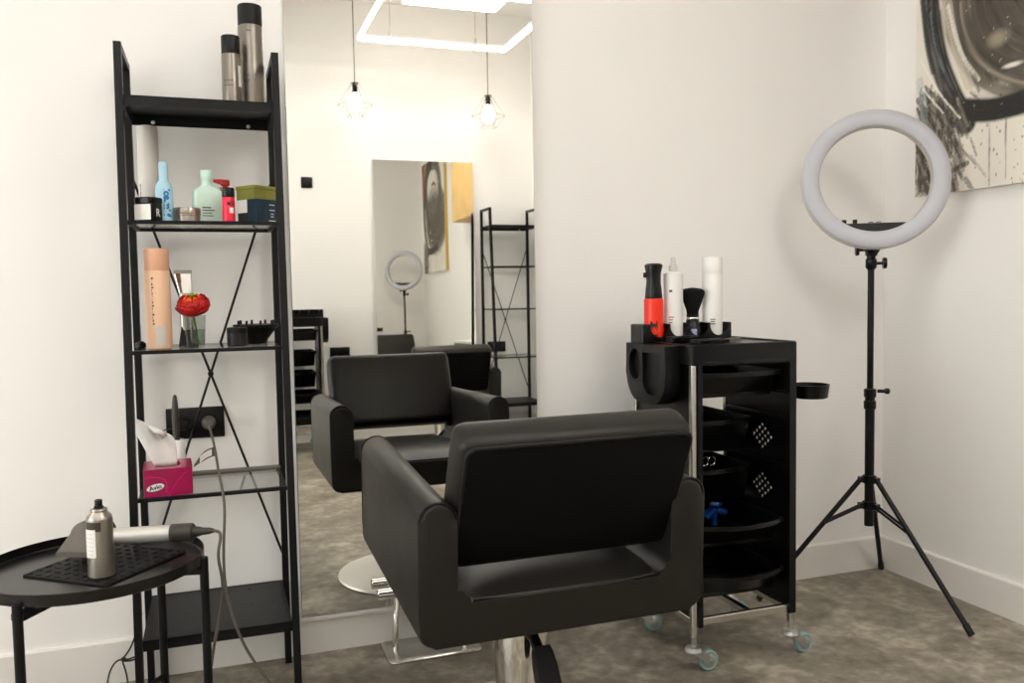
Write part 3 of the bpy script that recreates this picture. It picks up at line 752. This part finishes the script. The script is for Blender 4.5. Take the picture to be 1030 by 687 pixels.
chair = make_chair('black leather salon chair in the foreground, seen from behind', None)
chair.location = (-1.717, -.664, 0); chair.rotation_euler.z = math.radians(.4)
chair2 = copy_tree(chair); chair2.location = (-.965, -2.985, -.0); chair2.rotation_euler.z = math.radians(183)
for k_ in bpy.data.objects:
    if k_.parent == chair2 and not k_.name.startswith(('base_disc', 'column', 'pump')): k_.location.z -= .08
chair2['label'] = 'second black salon chair in the room, facing the opposite wall mirror'

# ------------------------------------------------------------------ footrest
t = thing('footrest', 'stainless steel floor footrest under the big mirror, behind the nearest chair', 'footrest', (-1.802, -.101, 0))
MB().prism(rrect(.284, .166, .022, 5), 0, .006, bev=.002).build('base_plate', M['brushed'], t)
for sx in (-1, 1):
    MB().tube([(sx*.108, .004, .005), (sx*.108, .004, .05), (sx*.105, .010, .10), (sx*.098, .022, .14), (sx*.094, .028, .165)], .0095, 16, smooth=2).build('upright', M['chrome'], t)
MB(T((0, .028, .176)) @ RY(90)).lathe([(.015, -.155), (.0165, -.153), (.0165, .153), (.015, .155)], 24).build('foot_bar', M['chrome'], t)

# ------------------------------------------------------------------ trolley
def bow(w, d, b, n=10, r=.012, dy=0):
    """outline of a tray with a bowed front (front is -y)"""
    P = [(w/2, d/2), (-w/2, d/2)]
    for k in range(n+1):
        u = k/n*2-1; P.append((u*w/2, -d/2-b*(1-u*u)))
    return [(x, y+dy) for x, y in P]
def make_trolley(label):
    t = thing('salon_trolley', label, 'trolley', (-.9875, -.37, 0))
    px, py = .1625, .165
    for sx in (-1, 1):
        for sy in (-1, 1):
            MB().box((sx*px, sy*py, .50), (.017, .017, .80), .002, 1).build('post', M['brushed'], t)
    for sx in (-1, 1):                                   # black side panels with diamonds of holes
        a = MB(); a.box((sx*(px-.003), 0, .535), (.006, 2*py-.018, .77))
        a.box((-px+.016 if sx < 0 else px-.004, -py-.003, .525), (.013 if sx < 0 else .022, .024, .79))
        c = MB()
        for zc in (.630, .478):
            for i in range(4):
                for j in range(4):
                    c.cyl(.0062, -.03, .03, 10, T((sx*(px-.003), -.034+(i-j)*.0142, zc+(i+j-3)*.0112)) @ RY(90))
        pn = cut(a, c, 'side_panel', M['plastic_black'], t)
        for zr in (.775, .700, .560, .400, .255):
            MB().box((sx*(px-.011), -.005, zr), (.012, 2*py-.03, .007), .002, 1).build('tray_rail', M['plastic_black'], pn)
    # top tray with raised rim
    rings = []
    for w, d, z in ((.325, .340, .862), (.347, .360, .868), (.349, .364, .922), (.343, .358, .924), (.337, .352, .922), (.335, .350, .9185)):
        rings.append([(x, y, z) for x, y in rrect(w, d, .014, 4)])
    MB().loft(rings).build('top_tray', M['plastic_black'], t)
    MB().box((.004, -.1775, .871), (.275, .008, .012), .003, 2).build('front_handle', M['plastic_matte'], t)
    # five trays with bowed lips
    for k, (z, dy) in enumerate(((.840, -.012), (.685, .135), (.538, .135), (.412, -.026), (.266, -.026))):
        w, d = .286, .27; hgt = .082 if k in (1, 2) else .054
        b = .042 if k else .014
        R_ = []
        R_.append([(x*.90, y*.86+.016, z-hgt-.02) for x, y in bow(w, d, b*.2, dy=dy)])
        R_.append([(x*.95, y*.90+.012, z-.016) for x, y in bow(w, d, b*.4, dy=dy)])
        R_.append([(x, y, z-.013) for x, y in bow(w, d, b, dy=dy)])
        R_.append([(x, y, z) for x, y in bow(w, d, b, dy=dy)])
        R_.append([(x*.97, y*.97, z) for x, y in bow(w, d, b, dy=dy)])
        R_.append([(x*.88, y*.85+.016, z-hgt-.015) for x, y in bow(w, d, b*.2, dy=dy)])
        MB().loft(R_).build('tray', M['plastic_black'], t, angle=30)
    # base frame
    for sy in (-1, 1): MB().box((0, sy*py, .143), (2*px, .016, .022), .002, 1).build('base_bar', M['brushed'], t)
    for sx in (-1, 0, 1): MB().box((sx*px*(.96 if sx else 0)+(.03 if sx == 0 else 0), 0, .140), (.016, 2*py-.02, .018), .002, 1).build('base_bar', M['brushed'], t)
    for sx in (-1, 1):
        for sy in (-1, 1):
            x, y = sx*px, sy*py
            q = {(-1, -1): 0, (1, -1): 4, (-1, 1): -30, (1, 1): -62}[(sx, sy)]
            X = T((x, y, 0)) @ RZ(q)
            f = MB(X); f.cyl(.008, .062, .12, 16); f.lathe([(.024, .060), (.025, .064), (.021, .074), (.012, .078)], 24)
            f.loft([[(u, v*w, z) for u, v in ((-.016, 1), (.020, 1), (.020, .82), (-.016, .82))] if False else [(u, w, z) for u, w in ((x0, -.015), (x1, -.015), (x1, .015), (x0, .015))] for x0, x1, z in ((-.012, .022, .062), (.0, .034, .056), (.004, .040, .050))])
            for s in (-1, 1):
                f.prism([(-.006, .058), (.034, .058), (.054, .034), (.053, .025), (.046, .020), (.038, .024)], -.001, .001, T((0, s*.0145, 0)) @ RX(90))
            cs = f.build('caster', M['galv'], t)
            MB(X @ T((.046, 0, .0293)) @ RX(90)).lathe([(.020, -.010), (.026, -.0105), (.029, -.007), (.029, .007), (.026, .0105), (.020, .010)], 32).build('tyre', M['teal'], cs)
            MB(X @ T((.046, 0, .0293)) @ RX(90)).lathe([(.006, -.0165), (.0165, -.0108), (.0205, -.0100), (.0205, .0100), (.0165, .0108), (.006, .0165)], 24).build('wheel_hub', M['galv'], cs)
    # hair dryer holder hung on the left side: a plate with a round and a D shaped pocket
    X = T((-px-.030, -.022, .838)) @ RZ(-90) @ RX(90)      # local x runs from rear to front, local y is up
    def Dout(x0, x1, top, bot, r1, r2):
        P = [(x1, top), (x0, top)]
        for k in range(9):
            a = PI/2*k/8; P.append((x0+r1-r1*math.cos(a), bot+r2-r2*math.sin(a)))
        for k in range(9):
            a = PI/2*k/8; P.append((x1-r1+r1*math.sin(a), bot+r2-r2*math.cos(a)))
        return P
    a = MB(X); a.prism(Dout(-.150, .090, .080, -.094, .085, .085), -.024, .026, bev=.004)
    c = MB(X); c.prism([(-.092+.038*math.cos(2*PI*k/32), .018+.046*math.sin(2*PI*k/32)) for k in range(32)], .008, .05)
    c.prism(Dout(-.044, .066, .056, -.066, .045, .045), .012, .05)
    cut(a, c, 'dryer_holder', M['plastic_matte'], t)
    for k in range(3): MB(X).cyl(.005, .0245, .0272, 10, T((-.075+.017*k, -.056-.003*k, 0))).build('holder_slot', M['ink'], t)
    # bottle rack along the back of the top tray
    a = MB(); a.box((-.050, .085, .943), (.310, .076, .062), .003, 1)
    c = MB()
    for xc in (-.145, -.0775, -.0105, .060):
        c.lathe([(.0325, .923), (.0325, 1.0)], 28, T((xc, .085, 0)))
        c.cyl(.0318, -.0, .06, 28, T((xc, .085, .9665)) @ RX(90))
    cut(a, c, 'bottle_rack', M['plastic_black'], t)
    # cup ring on the right
    cr = MB(); cr.lathe([(.050, .733), (.054, .735), (.059, .772), (.0605, .775), (.0565, .775), (.051, .738), (.046, .737)], 36, T((.342, -.02, 0)), cap0=False, cap1=False)
    cr.box((.236, -.02, .758), (.115, .018, .016), .003, 1); cr.box((.178, -.02, .758), (.012, .034, .034), .003, 1)
    cr.build('cup_holder', M['plastic_black'], t)
    return t
trolley = make_trolley('black salon trolley on casters with product bottles on top, right of the chair')
trolley2 = copy_tree(trolley); trolley2.location = (-1.875, -3.50, 0); trolley2.rotation_euler.z = PI
trolley2['label'] = 'second black salon trolley, seen at the left edge of the mirror'

# bottles in the trolley rack
BZ = .9255; BY = -.285
t = thing('spray_bottle', 'orange red spray bottle with black trigger top on the trolley', 'spray bottle', (-1.1325, BY, BZ), -28)
MB().lathe([(.026, 0), (.0295, .004), (.0295, .118), (.0285, .124), (.024, .126)], 36).build('body', M['orange'], t)
MB().lathe([(.026, .125), (.0265, .128), (.0245, .150), (.0215, .175), (.0225, .20), (.0275, .223), (.027, .226), (.022, .230), (.01, .231)], 36).build('trigger_top', M['plastic_black'], t)
MB().box((-.024, -.006, .196), (.014, .010, .016), .003, 2).build('trigger', M['plastic_black'], t)
text_part('logo', 'M', .034, M['ink'], t, X=T((0, 0, .043)), cyl_r=.0297, bold=.0012, sx=.95)
p = MB(); wrap_patch(p, .0297, -22, 22, .013, .0165, 8); p.build('printed_line', M['ink'], t)
t = thing('spray_bottle', 'white spray bottle with clear nozzle, second in the trolley rack', 'spray bottle', (-1.065, BY, BZ), -28)
MB().lathe([(.026, 0), (.029, .004), (.029, .195), (.0285, .2), (.024, .203), (.015, .205)], 36).build('body', M['white_plastic'], t)
MB().lathe([(.0135, .204), (.0135, .222), (.0085, .226), (.0075, .246), (.006, .249), (.002, .250)], 24).build('nozzle', M['white_frost'], t)
p = MB(); wrap_patch(p, .0292, -26, -8, .143, .150, 6); p.build('logo_mark', M['ink_grey'], t)
for k, (z, a) in enumerate(((.066, 2), (.058, -6), (.050, -8))):
    p = MB(); wrap_patch(p, .0292, -30, a, z, z+.003, 6); p.build('printed_line', M['redpump'] if k == 0 else M['ink_grey'], t)
t = thing('neck_brush', 'black fluffy neck duster brush standing in the trolley rack', 'brush', (-.998, BY, BZ), -28)
MB().lathe([(.027, 0), (.030, .004), (.029, .034), (.021, .048), (.018, .060), (.0195, .074)], 32).build('handle', M['plastic_black'], t)
MB().lathe([(.0196, .058), (.0200, .059), (.0200, .064), (.0196, .065)], 32).build('handle_band', M['chrome'], t)
p = MB(); wrap_patch(p, .0302, -24, 22, .008, .030, 8); p.build('handle_emblem', mat('pale_violet_print', (172, 174, 214), .4, noise=.3, nscale=120), t)
mb = MB(); n = 40
rings = []
for r, z in ((.017, .072), (.019, .085), (.026, .105), (.034, .128), (.0375, .140), (.035, .147), (.028, .151), (.012, .154), (.001, .155)):
    rings.append([(r*(1+.02*math.sin(9*k)+.015*math.sin(23*k))*math.cos(2*PI*k/n), r*(1+.02*math.sin(9*k)+.015*math.sin(23*k))*math.sin(2*PI*k/n)*.8, z+.001*math.sin(7*k)) for k in range(n)])
mb.loft(rings).build('bristles', M['bristle'], t)
t = thing('foam_bottle', 'tall plain white cylinder bottle at the right end of the trolley rack', 'bottle', (-.9275, BY, BZ), -28)
MB().lathe([(.028, 0), (.031, .004), (.031, .196), (.0305, .198), (.0312, .2), (.0312, .245), (.029, .249), (.022, .250)], 36).build('body', M['white_plastic'], t)
for k, z in enumerate((.056, .049, .042)):
    p = MB(); wrap_patch(p, .0312, -16, 12-4*(k % 2), z, z+.003, 6); p.build('printed_line', M['ink_grey'], t)
# loose things on the top tray (tray floor is 0.910)
TT = .9195
def comb(name, label, x, y, rz, L, w, h, m, teeth=14):
    t = thing(name, label, 'comb', (x, y, TT), rz)
    MB().box((0, w*.25, h/2), (L, w*.5, h), .002, 1).build('spine', m, t)
    mb = MB()
    for k in range(teeth): mb.box((-L/2+.004+(L-.008)*k/(teeth-1), -w*.25, h/2), (L/teeth*.5, w*.5+.002, h*.7))
    mb.build('teeth', m, t)
comb('clipper_comb', 'black clipper comb guard lying below the white bottles on the trolley', -1.09, -.385, 4, .10, .04, .020, M['plastic_black'])
comb('styling_comb', 'black toothed comb lying at the front of the trolley top', -1.045, -.455, 8, .11, .05, .013, M['plastic_matte'])
t = thing('hair_clip', 'pale grey hair clip lying right of the combs on the trolley', 'hair clip', (-.965, -.425, TT), 12)
MB().loft([[(x, y*w, z+h*s) for y, s in ((-1, 0), (1, 0), (.7, 1), (-.7, 1))] for x, w, z, h in ((-.05, .004, 0, .004), (-.02, .010, 0, .009), (.02, .011, .001, .011), (.05, .006, .004, .008))]).build('upper_jaw', M['greytag'], t)
MB().box((0, 0, .002), (.10, .014, .003), .001, 1).build('lower_jaw', M['tin'], t)
# things in the trays
t = thing('sectioning_clip', 'bright blue plastic clip lying in the fourth tray of the trolley', 'hair clip', (-.955, -.335, .3475), 20)
for k, (rz, ry, dz) in enumerate(((0, -28, .052), (40, 24, .060), (-35, 12, .046))):
    MB(T((.012*k-.012, 0, dz)) @ RZ(rz) @ RY(ry)).box((0, 0, 0), (.084-.01*k, .030, .014), .005, 2).build('clip_jaw', M['blue'], t)
MB().cyl(.009, 0, .075, 14, T((0, 0, 0)), bev=.002).build('clip_hinge', M['blue'], t)
t = thing('hair_scissors', 'small steel scissors standing in the third tray of the trolley', 'scissors', (-.972, -.33, .4435))
for s in (-1, 1):
    MB().tube([(s*.012+.012*math.cos(2*PI*k/16), 0, .105+.014*math.sin(2*PI*k/16)) for k in range(16)], .0025, 8, closed=True).build('finger_ring', M['chrome'], t)
    MB().sqbar((s*.012, s*.002, .092), (-s*.004, s*.002, 0), .006, .0025).build('blade', M['chrome'], t)

# ------------------------------------------------------------------ ring light on its tripod
cx, cy = -.301, -.267
t = thing('ring_light', 'large white ring light on a black tripod in the corner', 'ring light', (cx, cy, 0))
feet = [(-.239-cx, -.633-cy), (-.032-cx, -.034-cy), (-.655-cx, -.142-cy)]
zu, zl = .420, .330
for fx_, fy_ in feet:
    d = Vector((fx_, fy_, 0)); u = d.normalized()
    a = Vector((0, 0, zu))+u*.030; b = d+Vector((0, 0, .010))
    lg = MB(); lg.bar(a, b, .0085, 14); leg = lg.build('leg', M['steel_black'], t)
    b0 = b; MB().bar(b0-(b0-a).normalized()*.03, b0+(b0-a).normalized()*.004, .0105, 14).build('rubber_foot', M['rubber'], leg)
    mid = a+(b-a)*.36
    for s in (-1, 1):
        o_ = Vector((-u.y, u.x, 0))*.009*s
        MB().bar(Vector((0, 0, zl))+u*.026+o_, mid+o_, .0042, 8).build('brace', M['steel_black'], leg)
def hub(z, name):
    mb = MB(); mb.cyl(.023, z-.014, z+.014, 24, bev=.003)
    for fx_, fy_ in feet:
        u = Vector((fx_, fy_, 0)).normalized(); mb.sqbar(Vector((0, 0, z))+u*.015, Vector((0, 0, z))+u*.036, .022, .018)
    mb.build(name, M['plastic_black'], t)
hub(zu, 'upper_hub'); hub(zl, 'lower_hub')
MB().bar((0, 0, zl-.07), (0, 0, .70), .0155, 20).build('lower_pole', M['steel_black'], t)
MB().bar((0, 0, .69), (0, 0, 1.17), .0105, 18).build('upper_pole', M['steel_black'], t)
for z in (.675, .715):
    MB().cyl(.020, z-.015, z+.015, 20, bev=.003).build('collar', M['plastic_black'], t)
MB(T((.02, -.012, .722)) @ RZ(-35) @ RY(90)).lathe([(.006, 0), (.006, .022), (.010, .024), (.010, .036), (.004, .040)], 12).build('lock_knob', M['plastic_black'], t)
Xr = RZ(-31)                                   # the ring faces local -y
MB().lathe([(.011, 1.13), (.018, 1.14), (.018, 1.165), (.014, 1.17), (.014, 1.178)], 18).build('pole_collar', M['plastic_black'], t)
MB(Xr).box((0, 0, 1.195), (.036, .030, .036), .005, 2).build('swivel_block', M['plastic_black'], t)
for x, z, s in ((-.045, 1.165+.033, 1), (.042, 1.153, -1)):
    MB(Xr @ T((x, 0, z)) @ RY(90)).lathe([(.005, -.026*s if s < 0 else 0), (.006, .03 if s > 0 else 0), (.006, .031)], 10).build('knob_stem', M['plastic_black'], t) if False else None
    kb = MB(Xr @ T((x, -.002, z)) @ RY(90)); kb.lathe([(.012, -.006), (.0185, -.005), (.0185, .005), (.012, .006)], 16); kb.bar((0, 0, 0), (0, 0, .04*s), .005, 8); kb.build('tilt_knob', M['plastic_black'], t)
zc, Ro, Ri = 1.430, .2315, .1775
Xh = Xr @ T((.004, -.030, zc)) @ RX(-6.5)
MB(Xr).lathe([(.030, 1.213), (.022, 1.196), (.016, 1.188)], 24, T((0, -.012, -.006))).build('cradle', M['plastic_black'], t)
Xf = Xh @ RX(90)                                  # lathe axis now points to -y
MB(Xf).lathe([(Ri, -.002), (Ri-.002, .006), (Ri+.003, .012), ((Ro+Ri)/2, .0155), (Ro-.004, .012), (Ro, .006), (Ro-.001, -.002), (Ri, -.002)], 128, cap0=False, cap1=False).build('diffuser_ring', M['diffuser'], t, angle=60)
MB(Xf).lathe([(Ri-.002, .004), (Ri-.003, -.018), (Ri+.004, -.024), (Ro-.006, -.024), (Ro+.0015, -.016), (Ro+.0015, .003), (Ro-.002, .0035), (Ro-.003, -.001), (Ri+.003, -.001), (Ri-.002, .004)], 128, cap0=False, cap1=False).build('back_shell', mat('warm_white_shell', (205, 198, 188), .45, noise=.02), t, angle=60)
h = -.142; a0 = math.asin(h/(Ri+.012)); P = []
for k in range(25):
    a = a0-(PI+2*a0)*k/24
    P.append(((Ri+.012)*math.cos(a), (Ri+.012)*math.sin(a)))
mb = MB(Xf); mb.prism(P, -.060, -.022, bev=.002); box = mb.build('control_box', M['plastic_matte'], t)
for x in (-.092, -.058): MB(Xh).cyl(.0075, h, h+.014, 14, T((x, .035, 0))).build('control_knob', M['plastic_black'], box)
for x in (-.008, .016): MB(Xh).tube([(x-.007, .035, h), (x-.005, .035, h+.005), (x+.005, .035, h+.005), (x+.007, .035, h)], .0015, 6).build('cable_loop', M['plastic_black'], box)

# ------------------------------------------------------------------ painting
def painted_canvas():
    Wc, Hc = 1.00, 1.27
    nx, ny = 287, 363
    U, V = np.meshgrid(np.linspace(0, Wc, nx), np.linspace(0, Hc, ny))
    rng = np.random.default_rng(11)
    def s2l(c):
        c = np.array(c)/255.; return np.where(c <= .04045, c/12.92, ((c+.055)/1.055)**2.4)
    def noise(sx, sy, seed):
        r = np.random.default_rng(seed); gx, gy = int(Wc*sx)+3, int(Hc*sy)+3
        G = r.random((gy, gx)); x, y = U*sx, V*sy
        i, j = x.astype(int), y.astype(int); fx, fy = x-i, y-j
        fx, fy = fx*fx*(3-2*fx), fy*fy*(3-2*fy)
        return (G[j, i]*(1-fx)+G[j, i+1]*fx)*(1-fy)+(G[j+1, i]*(1-fx)+G[j+1, i+1]*fx)*fy
    C = np.zeros((ny, nx, 3)); C[:] = s2l((226, 219, 207))
    C *= (.93+.14*noise(7, 7, 1))[..., None]
    def mix(mask, col, a=1.):
        nonlocal C
        m = np.clip(mask*a, 0, 1)[..., None]; C = C*(1-m)+s2l(col)*m
    def stroke(pts, w, col, a=1., dry=.5, seed=0, soft=.25):
        """dry brush stroke along a polyline; bristle streaks run along the stroke"""
        best = np.full(U.shape, 9.); S = np.zeros(U.shape); side = np.zeros(U.shape); acc = 0
        for (x0, y0), (x1, y1) in zip(pts, pts[1:]):
            dx, dy = x1-x0, y1-y0; L = math.hypot(dx, dy)
            tt = np.clip(((U-x0)*dx+(V-y0)*dy)/L/L, 0, 1)
            qx, qy = U-(x0+tt*dx), V-(y0+tt*dy); d = np.hypot(qx, qy)
            sd = (qx*-dy+qy*dx)/L
            k = d < best; best = np.where(k, d, best); S = np.where(k, acc+tt*L, S); side = np.where(k, sd, side); acc += L
        r = np.random.default_rng(100+seed); tab = r.random(64); t2 = r.random((64, 80))
        b = np.interp(side/w, np.linspace(-1, 1, 40), tab[:40])
        x, y = np.clip((side/w+1)*9, 0, 62), np.clip(S*22, 0, 78); i, j = x.astype(int), y.astype(int); fx, fy = x-i, y-j
        g = (t2[i, j]*(1-fx)+t2[i+1, j]*fx)*(1-fy)+(t2[i, j+1]*(1-fx)+t2[i+1, j+1]*fx)*fy
        m = np.clip((1-best/w)/soft, 0, 1)*np.clip(1.25-dry*(b*.9+g*.8), 0, 1)
        mix(m, col, a)
    def curve(pts, n=3):
        P = [np.array(p, float) for p in pts]
        for _ in range(n):
            Q = [P[0]]
            for a, b in zip(P, P[1:]): Q += [a*.75+b*.25, a*.25+b*.75]
            P = Q+[P[-1]]
        return P
    # red ground along the left and top
    stroke(curve([(.05, 1.27), (.04, 1.1), (.05, .90)], 2), .10, (150, 38, 22), .95, .35, 1)
    stroke([(.0, 1.22), (.9, 1.24)], .07, (128, 44, 28), .9, .6, 2)
    # the loose oval of a pale face between black locks
    e = np.hypot((U-.50)/.21, (V-.98)/.26); mix(np.clip((1.05-e)*8, 0, 1), (224, 216, 202))
    stroke(curve([(.42, 1.24), (.18, 1.12), (.14, .80), (.24, .56), (.30, .40)], 3), .095, (30, 27, 25), 1, .4, 3)
    stroke(curve([(.42, 1.22), (.72, 1.2), (.84, .92), (.78, .66)], 3), .085, (34, 31, 29), 1, .5, 4)
    stroke(curve([(.78, .70), (.62, .55), (.44, .52), (.3, .58)], 3), .05, (40, 36, 33), .9, .6, 5)
    stroke(curve([(.46, .98), (.56, 1.0), (.62, .96)], 2), .02, (44, 38, 34), .95, .4, 6)
    stroke(curve([(.50, .84), (.57, .79), (.52, .75)], 2), .025, (52, 44, 38), .9, .5, 7)
    stroke(curve([(.64, 1.1), (.70, .96)], 1), .02, (150, 132, 110), .7, .6, 8)
    stroke(curve([(.86, .95), (.9, .6), (.84, .3)], 3), .05, (120, 136, 146), .5, 1., 9)
    # lower part: dark sweeping mass of bristle streaks
    ang = np.arctan2((V-.62)/.385, (U-.60)/.465); e = np.hypot((U-.60)/.465, (V-.62)/.385)
    r = np.random.default_rng(77)
    def streak(nb, na, seed):
        g = np.random.default_rng(seed).random((nb+3, na+3)); x = np.clip(e*nb*.9, 0, nb); y = (ang+PI)/(2*PI)*na
        i, j = x.astype(int), y.astype(int); fx, fy = x-i, y-j; fx, fy = fx*fx*(3-2*fx), fy*fy*(3-2*fy)
        return (g[i, j]*(1-fx)+g[i+1, j]*fx)*(1-fy)+(g[i, j+1]*(1-fx)+g[i+1, j+1]*fx)*fy
    st = .55*streak(26, 9, 5)+.45*streak(70, 16, 6)
    low = np.clip((.72-V)/.1, 0, 1)
    mix(np.clip((1.16+.16*(noise(9, 9, 18)-.5)-e)*9, 0, 1)*low*np.clip(streak(60, 9, 19)*1.7-.05, 0, 1), (112, 103, 89), .9)
    mass = np.clip((1.05+.10*(noise(9, 9, 8)-.5)-e)*9, 0, 1)*np.clip((1.0-V)/.2, 0, 1)
    mix(mass*(.86+.14*noise(30, 30, 4)), (70, 63, 54), .97)
    mix(mass*np.clip(st*3-1.75, 0, 1), (128, 118, 102), .60)
    mix(mass*np.clip(1.15-st*3, 0, 1), (36, 32, 28), .9)
    mix(np.clip(1-np.abs(e-.90)/.05, 0, 1)*low*np.clip(streak(40, 7, 9)*2.2-.7, 0, 1), (176, 164, 144), .75)
    mix(np.clip(1-np.hypot((U-.33)/.05, (V-.46)/.035), 0, 1)*2, (150, 140, 122), .7)
    mix(np.clip(1-np.hypot((U-.385)/.045, (V-.365)/.010), 0, 1)*2, (226, 220, 208), .9)
    # pale sweep between the lock and the mass
    stroke(curve([(.115, .74), (.15, .54), (.19, .42), (.225, .34)], 3), .020, (196, 184, 164), .85, .7, 30)
    stroke(curve([(.135, .62), (.185, .45), (.26, .35)], 3), .009, (236, 232, 224), .9, .7, 31)
    # black lock at the left
    stroke(curve([(.045, .80), (.065, .58), (.10, .44), (.155, .32), (.215, .22)], 3), .044, (24, 22, 21), 1, .3, 32)
    stroke(curve([(.02, .70), (.045, .52), (.075, .42)], 3), .013, (34, 31, 29), .95, .6, 33)
    stroke(curve([(.06, .62), (.08, .50), (.12, .41)], 2), .006, (120, 134, 148), .7, .9, 34)
    stroke(curve([(.10, .45), (.16, .34), (.21, .25)], 2), .006, (108, 118, 128), .6, .9, 35)
    # flat black wedge under the mass
    stroke(curve([(.215, .262), (.30, .240), (.42, .240), (.62, .275)], 3), .042, (22, 20, 19), 1, .2, 36)
    # streaky scumble in the lower left corner
    for k in range(260):
        x = abs(rng.normal(.075, .065)); y = rng.uniform(.03, .38); L = rng.uniform(.03, .10); sl = rng.normal(.35, .35)
        col = [(48, 44, 40), (92, 85, 76), (30, 28, 26), (34, 31, 29), (166, 157, 142)][k % 5]
        stroke([(x, y), (x+sl*L, y-L)], rng.uniform(.003, .011), col, .9, .75, 200+k)
    stroke(curve([(.015, .40), (.03, .32), (.04, .25)], 2), .018, (140, 158, 170), .5, .8, 38)
    stroke(curve([(.02, .47), (.10, .34), (.19, .24)], 2), .004, (238, 234, 226), .9, .5, 39)
    stroke(curve([(.03, .37), (.12, .27)], 1), .004, (232, 228, 220), .9, .5, 40)
    stroke(curve([(.015, .055), (.06, .062), (.12, .060), (.22, .088)], 2), .010, (46, 42, 38), .9, .7, 41)
    stroke([(.035, .20), (.03, .05)], .010, (58, 53, 47), .8, .9, 42)
    for x, y0, y1 in ((.305, .20, .005), (.365, .21, .02), (.51, .24, .06), (.60, .26, .10)):
        stroke([(x, y0), (x+.002, y1)], .0028, (96, 90, 80), .75, .6, 60+int(x*100))
    for k in range(90):
        x, y = rng.uniform(.10, .62), rng.uniform(.0, .30); s = rng.uniform(.0022, .0036)
        mix(np.clip((1-np.hypot((U-x)/s, (V-y)/(s*rng.uniform(1, 2.6))))*2, 0, 1), (52, 48, 43) if k % 4 else (150, 142, 128), .85)
    for k in range(40):
        x, y = rng.uniform(.2, .7), rng.uniform(.28, .7); s = .0028
        mix(np.clip((1-np.hypot((U-x)/s, (V-y)/s))*2, 0, 1), (206, 198, 186), .8)
    return Wc, Hc, nx, ny, U, V, C
Wc, Hc, nx, ny, U, V, C = painted_canvas()
t = thing('painting', 'large black and white abstract painting on the right wall', 'painting', (0, -.177, 1.389))
xf = -.0300
co = np.stack([np.full(U.shape, xf), -U, V], -1).reshape(-1, 3)
idx = np.arange(nx*ny).reshape(ny, nx)
q = np.stack([idx[:-1, :-1], idx[1:, :-1], idx[1:, 1:], idx[:-1, 1:]], -1).reshape(-1, 4)
me = bpy.data.meshes.new('painted_face'); me.from_pydata(co.tolist(), [], q.tolist())
ca = me.color_attributes.new('paint', 'FLOAT_COLOR', 'POINT')
ca.data.foreach_set('color', np.concatenate([C.reshape(-1, 3), np.ones((nx*ny, 1))], 1).astype(np.float32).ravel())
pm = bpy.data.materials.new('acrylic_paint'); pm.use_nodes = True
at = pm.node_tree.nodes.new('ShaderNodeVertexColor'); at.layer_name = 'paint'
pb = pm.node_tree.nodes['Principled BSDF']; pb.inputs['Roughness'].default_value = .5
pm.node_tree.links.new(at.outputs['Color'], pb.inputs['Base Color'])
me.materials.append(pm)
# back the painted face with the stretched canvas body
o = bpy.data.objects.new('painted_face', me); COL.objects.link(o); o.parent = t
MB().box((-.0157, -Wc/2, Hc/2), (.028, Wc, Hc)).build('canvas', M['paper'], t)
MB().box((-.0165, -Wc-.004, Hc/2), (.031, .008, Hc)).build('side_batten', M['ochre'], t, label='ochre wooden edge strip')

# ------------------------------------------------------------------ cabinet and console seen only in the double reflection
t = thing('wall_cabinet', 'honey wood wall cabinet seen deep in the far mirror, right of the painting', 'cabinet', (0, -2.45, 1.80))
MB().box((-.079, 0, .50), (.156, .92, 1.0), .002, 1).build('carcass', M['wood'], t)
for s in (-1, 1):
    d = MB().box((-.1655, s*.231, .50), (.016, .456, .995), .0015, 1).build('door', M['wood'], t)
t = thing('console_shelf', 'white wall console shelf seen deep in the far mirror below the cabinet', 'shelf', (0, -2.30, 0))
MB().box((-.09, 0, .640), (.176, .86, .022), .002, 1).build('top_slab', M['white_plastic'], t)
MB().box((-.085, 0, .595), (.150, .82, .066), .002, 1).build('apron', M['cordgrey'], t)
for s in (-1, 1): MB().box((-.085, s*.40, .281), (.15, .02, .56), .002, 1).build('side_panel', M['white_plastic'], t)

# ------------------------------------------------------------------ camera, world, output
f_px, yaw, pitch, roll, S = 857.486, .3343, -.0591, -.0165, 1.08
cyw, syw, cp, sp = math.cos(yaw), math.sin(yaw), math.cos(pitch), math.sin(pitch)
fwd = Vector((syw*cp, cyw*cp, sp)); right = Vector((cyw, -syw, 0)); up = right.cross(fwd)
c_, s_ = math.cos(roll), math.sin(roll)
r2 = right*c_+up*s_; u2 = -right*s_+up*c_
cam = bpy.data.cameras.new('camera'); co_ = bpy.data.objects.new('camera', cam); COL.objects.link(co_)
cam.sensor_width = 36; cam.lens = f_px/1030*36; cam.clip_start = .02; cam.clip_end = 60
cam.dof.use_dof = True; cam.dof.focus_distance = 2.25; cam.dof.aperture_fstop = 5.6
Mx = Matrix((r2, u2, -fwd)).transposed().to_4x4(); Mx.translation = Vector((-2.2103*S, -2.3924*S, S))
co_.matrix_world = Mx
scene.camera = co_
w = bpy.data.worlds.new('world'); scene.world = w; w.use_nodes = True
w.node_tree.nodes['Background'].inputs['Color'].default_value = (1., .99, .97, 1)
w.node_tree.nodes['Background'].inputs['Strength'].default_value = 5.2
scene.view_settings.view_transform = 'Standard'; scene.view_settings.look = 'None'
scene.view_settings.gamma = 1; scene.view_settings.use_curve_mapping = False
scene.view_settings.exposure = .26
cy_ = scene.cycles
cy_.use_denoising = True; cy_.max_bounces = 14; cy_.diffuse_bounces = 5; cy_.glossy_bounces = 8; cy_.transmission_bounces = 8; cy_.transparent_max_bounces = 24
cy_.caustics_reflective = False; cy_.caustics_refractive = False; cy_.sample_clamp_indirect = 6
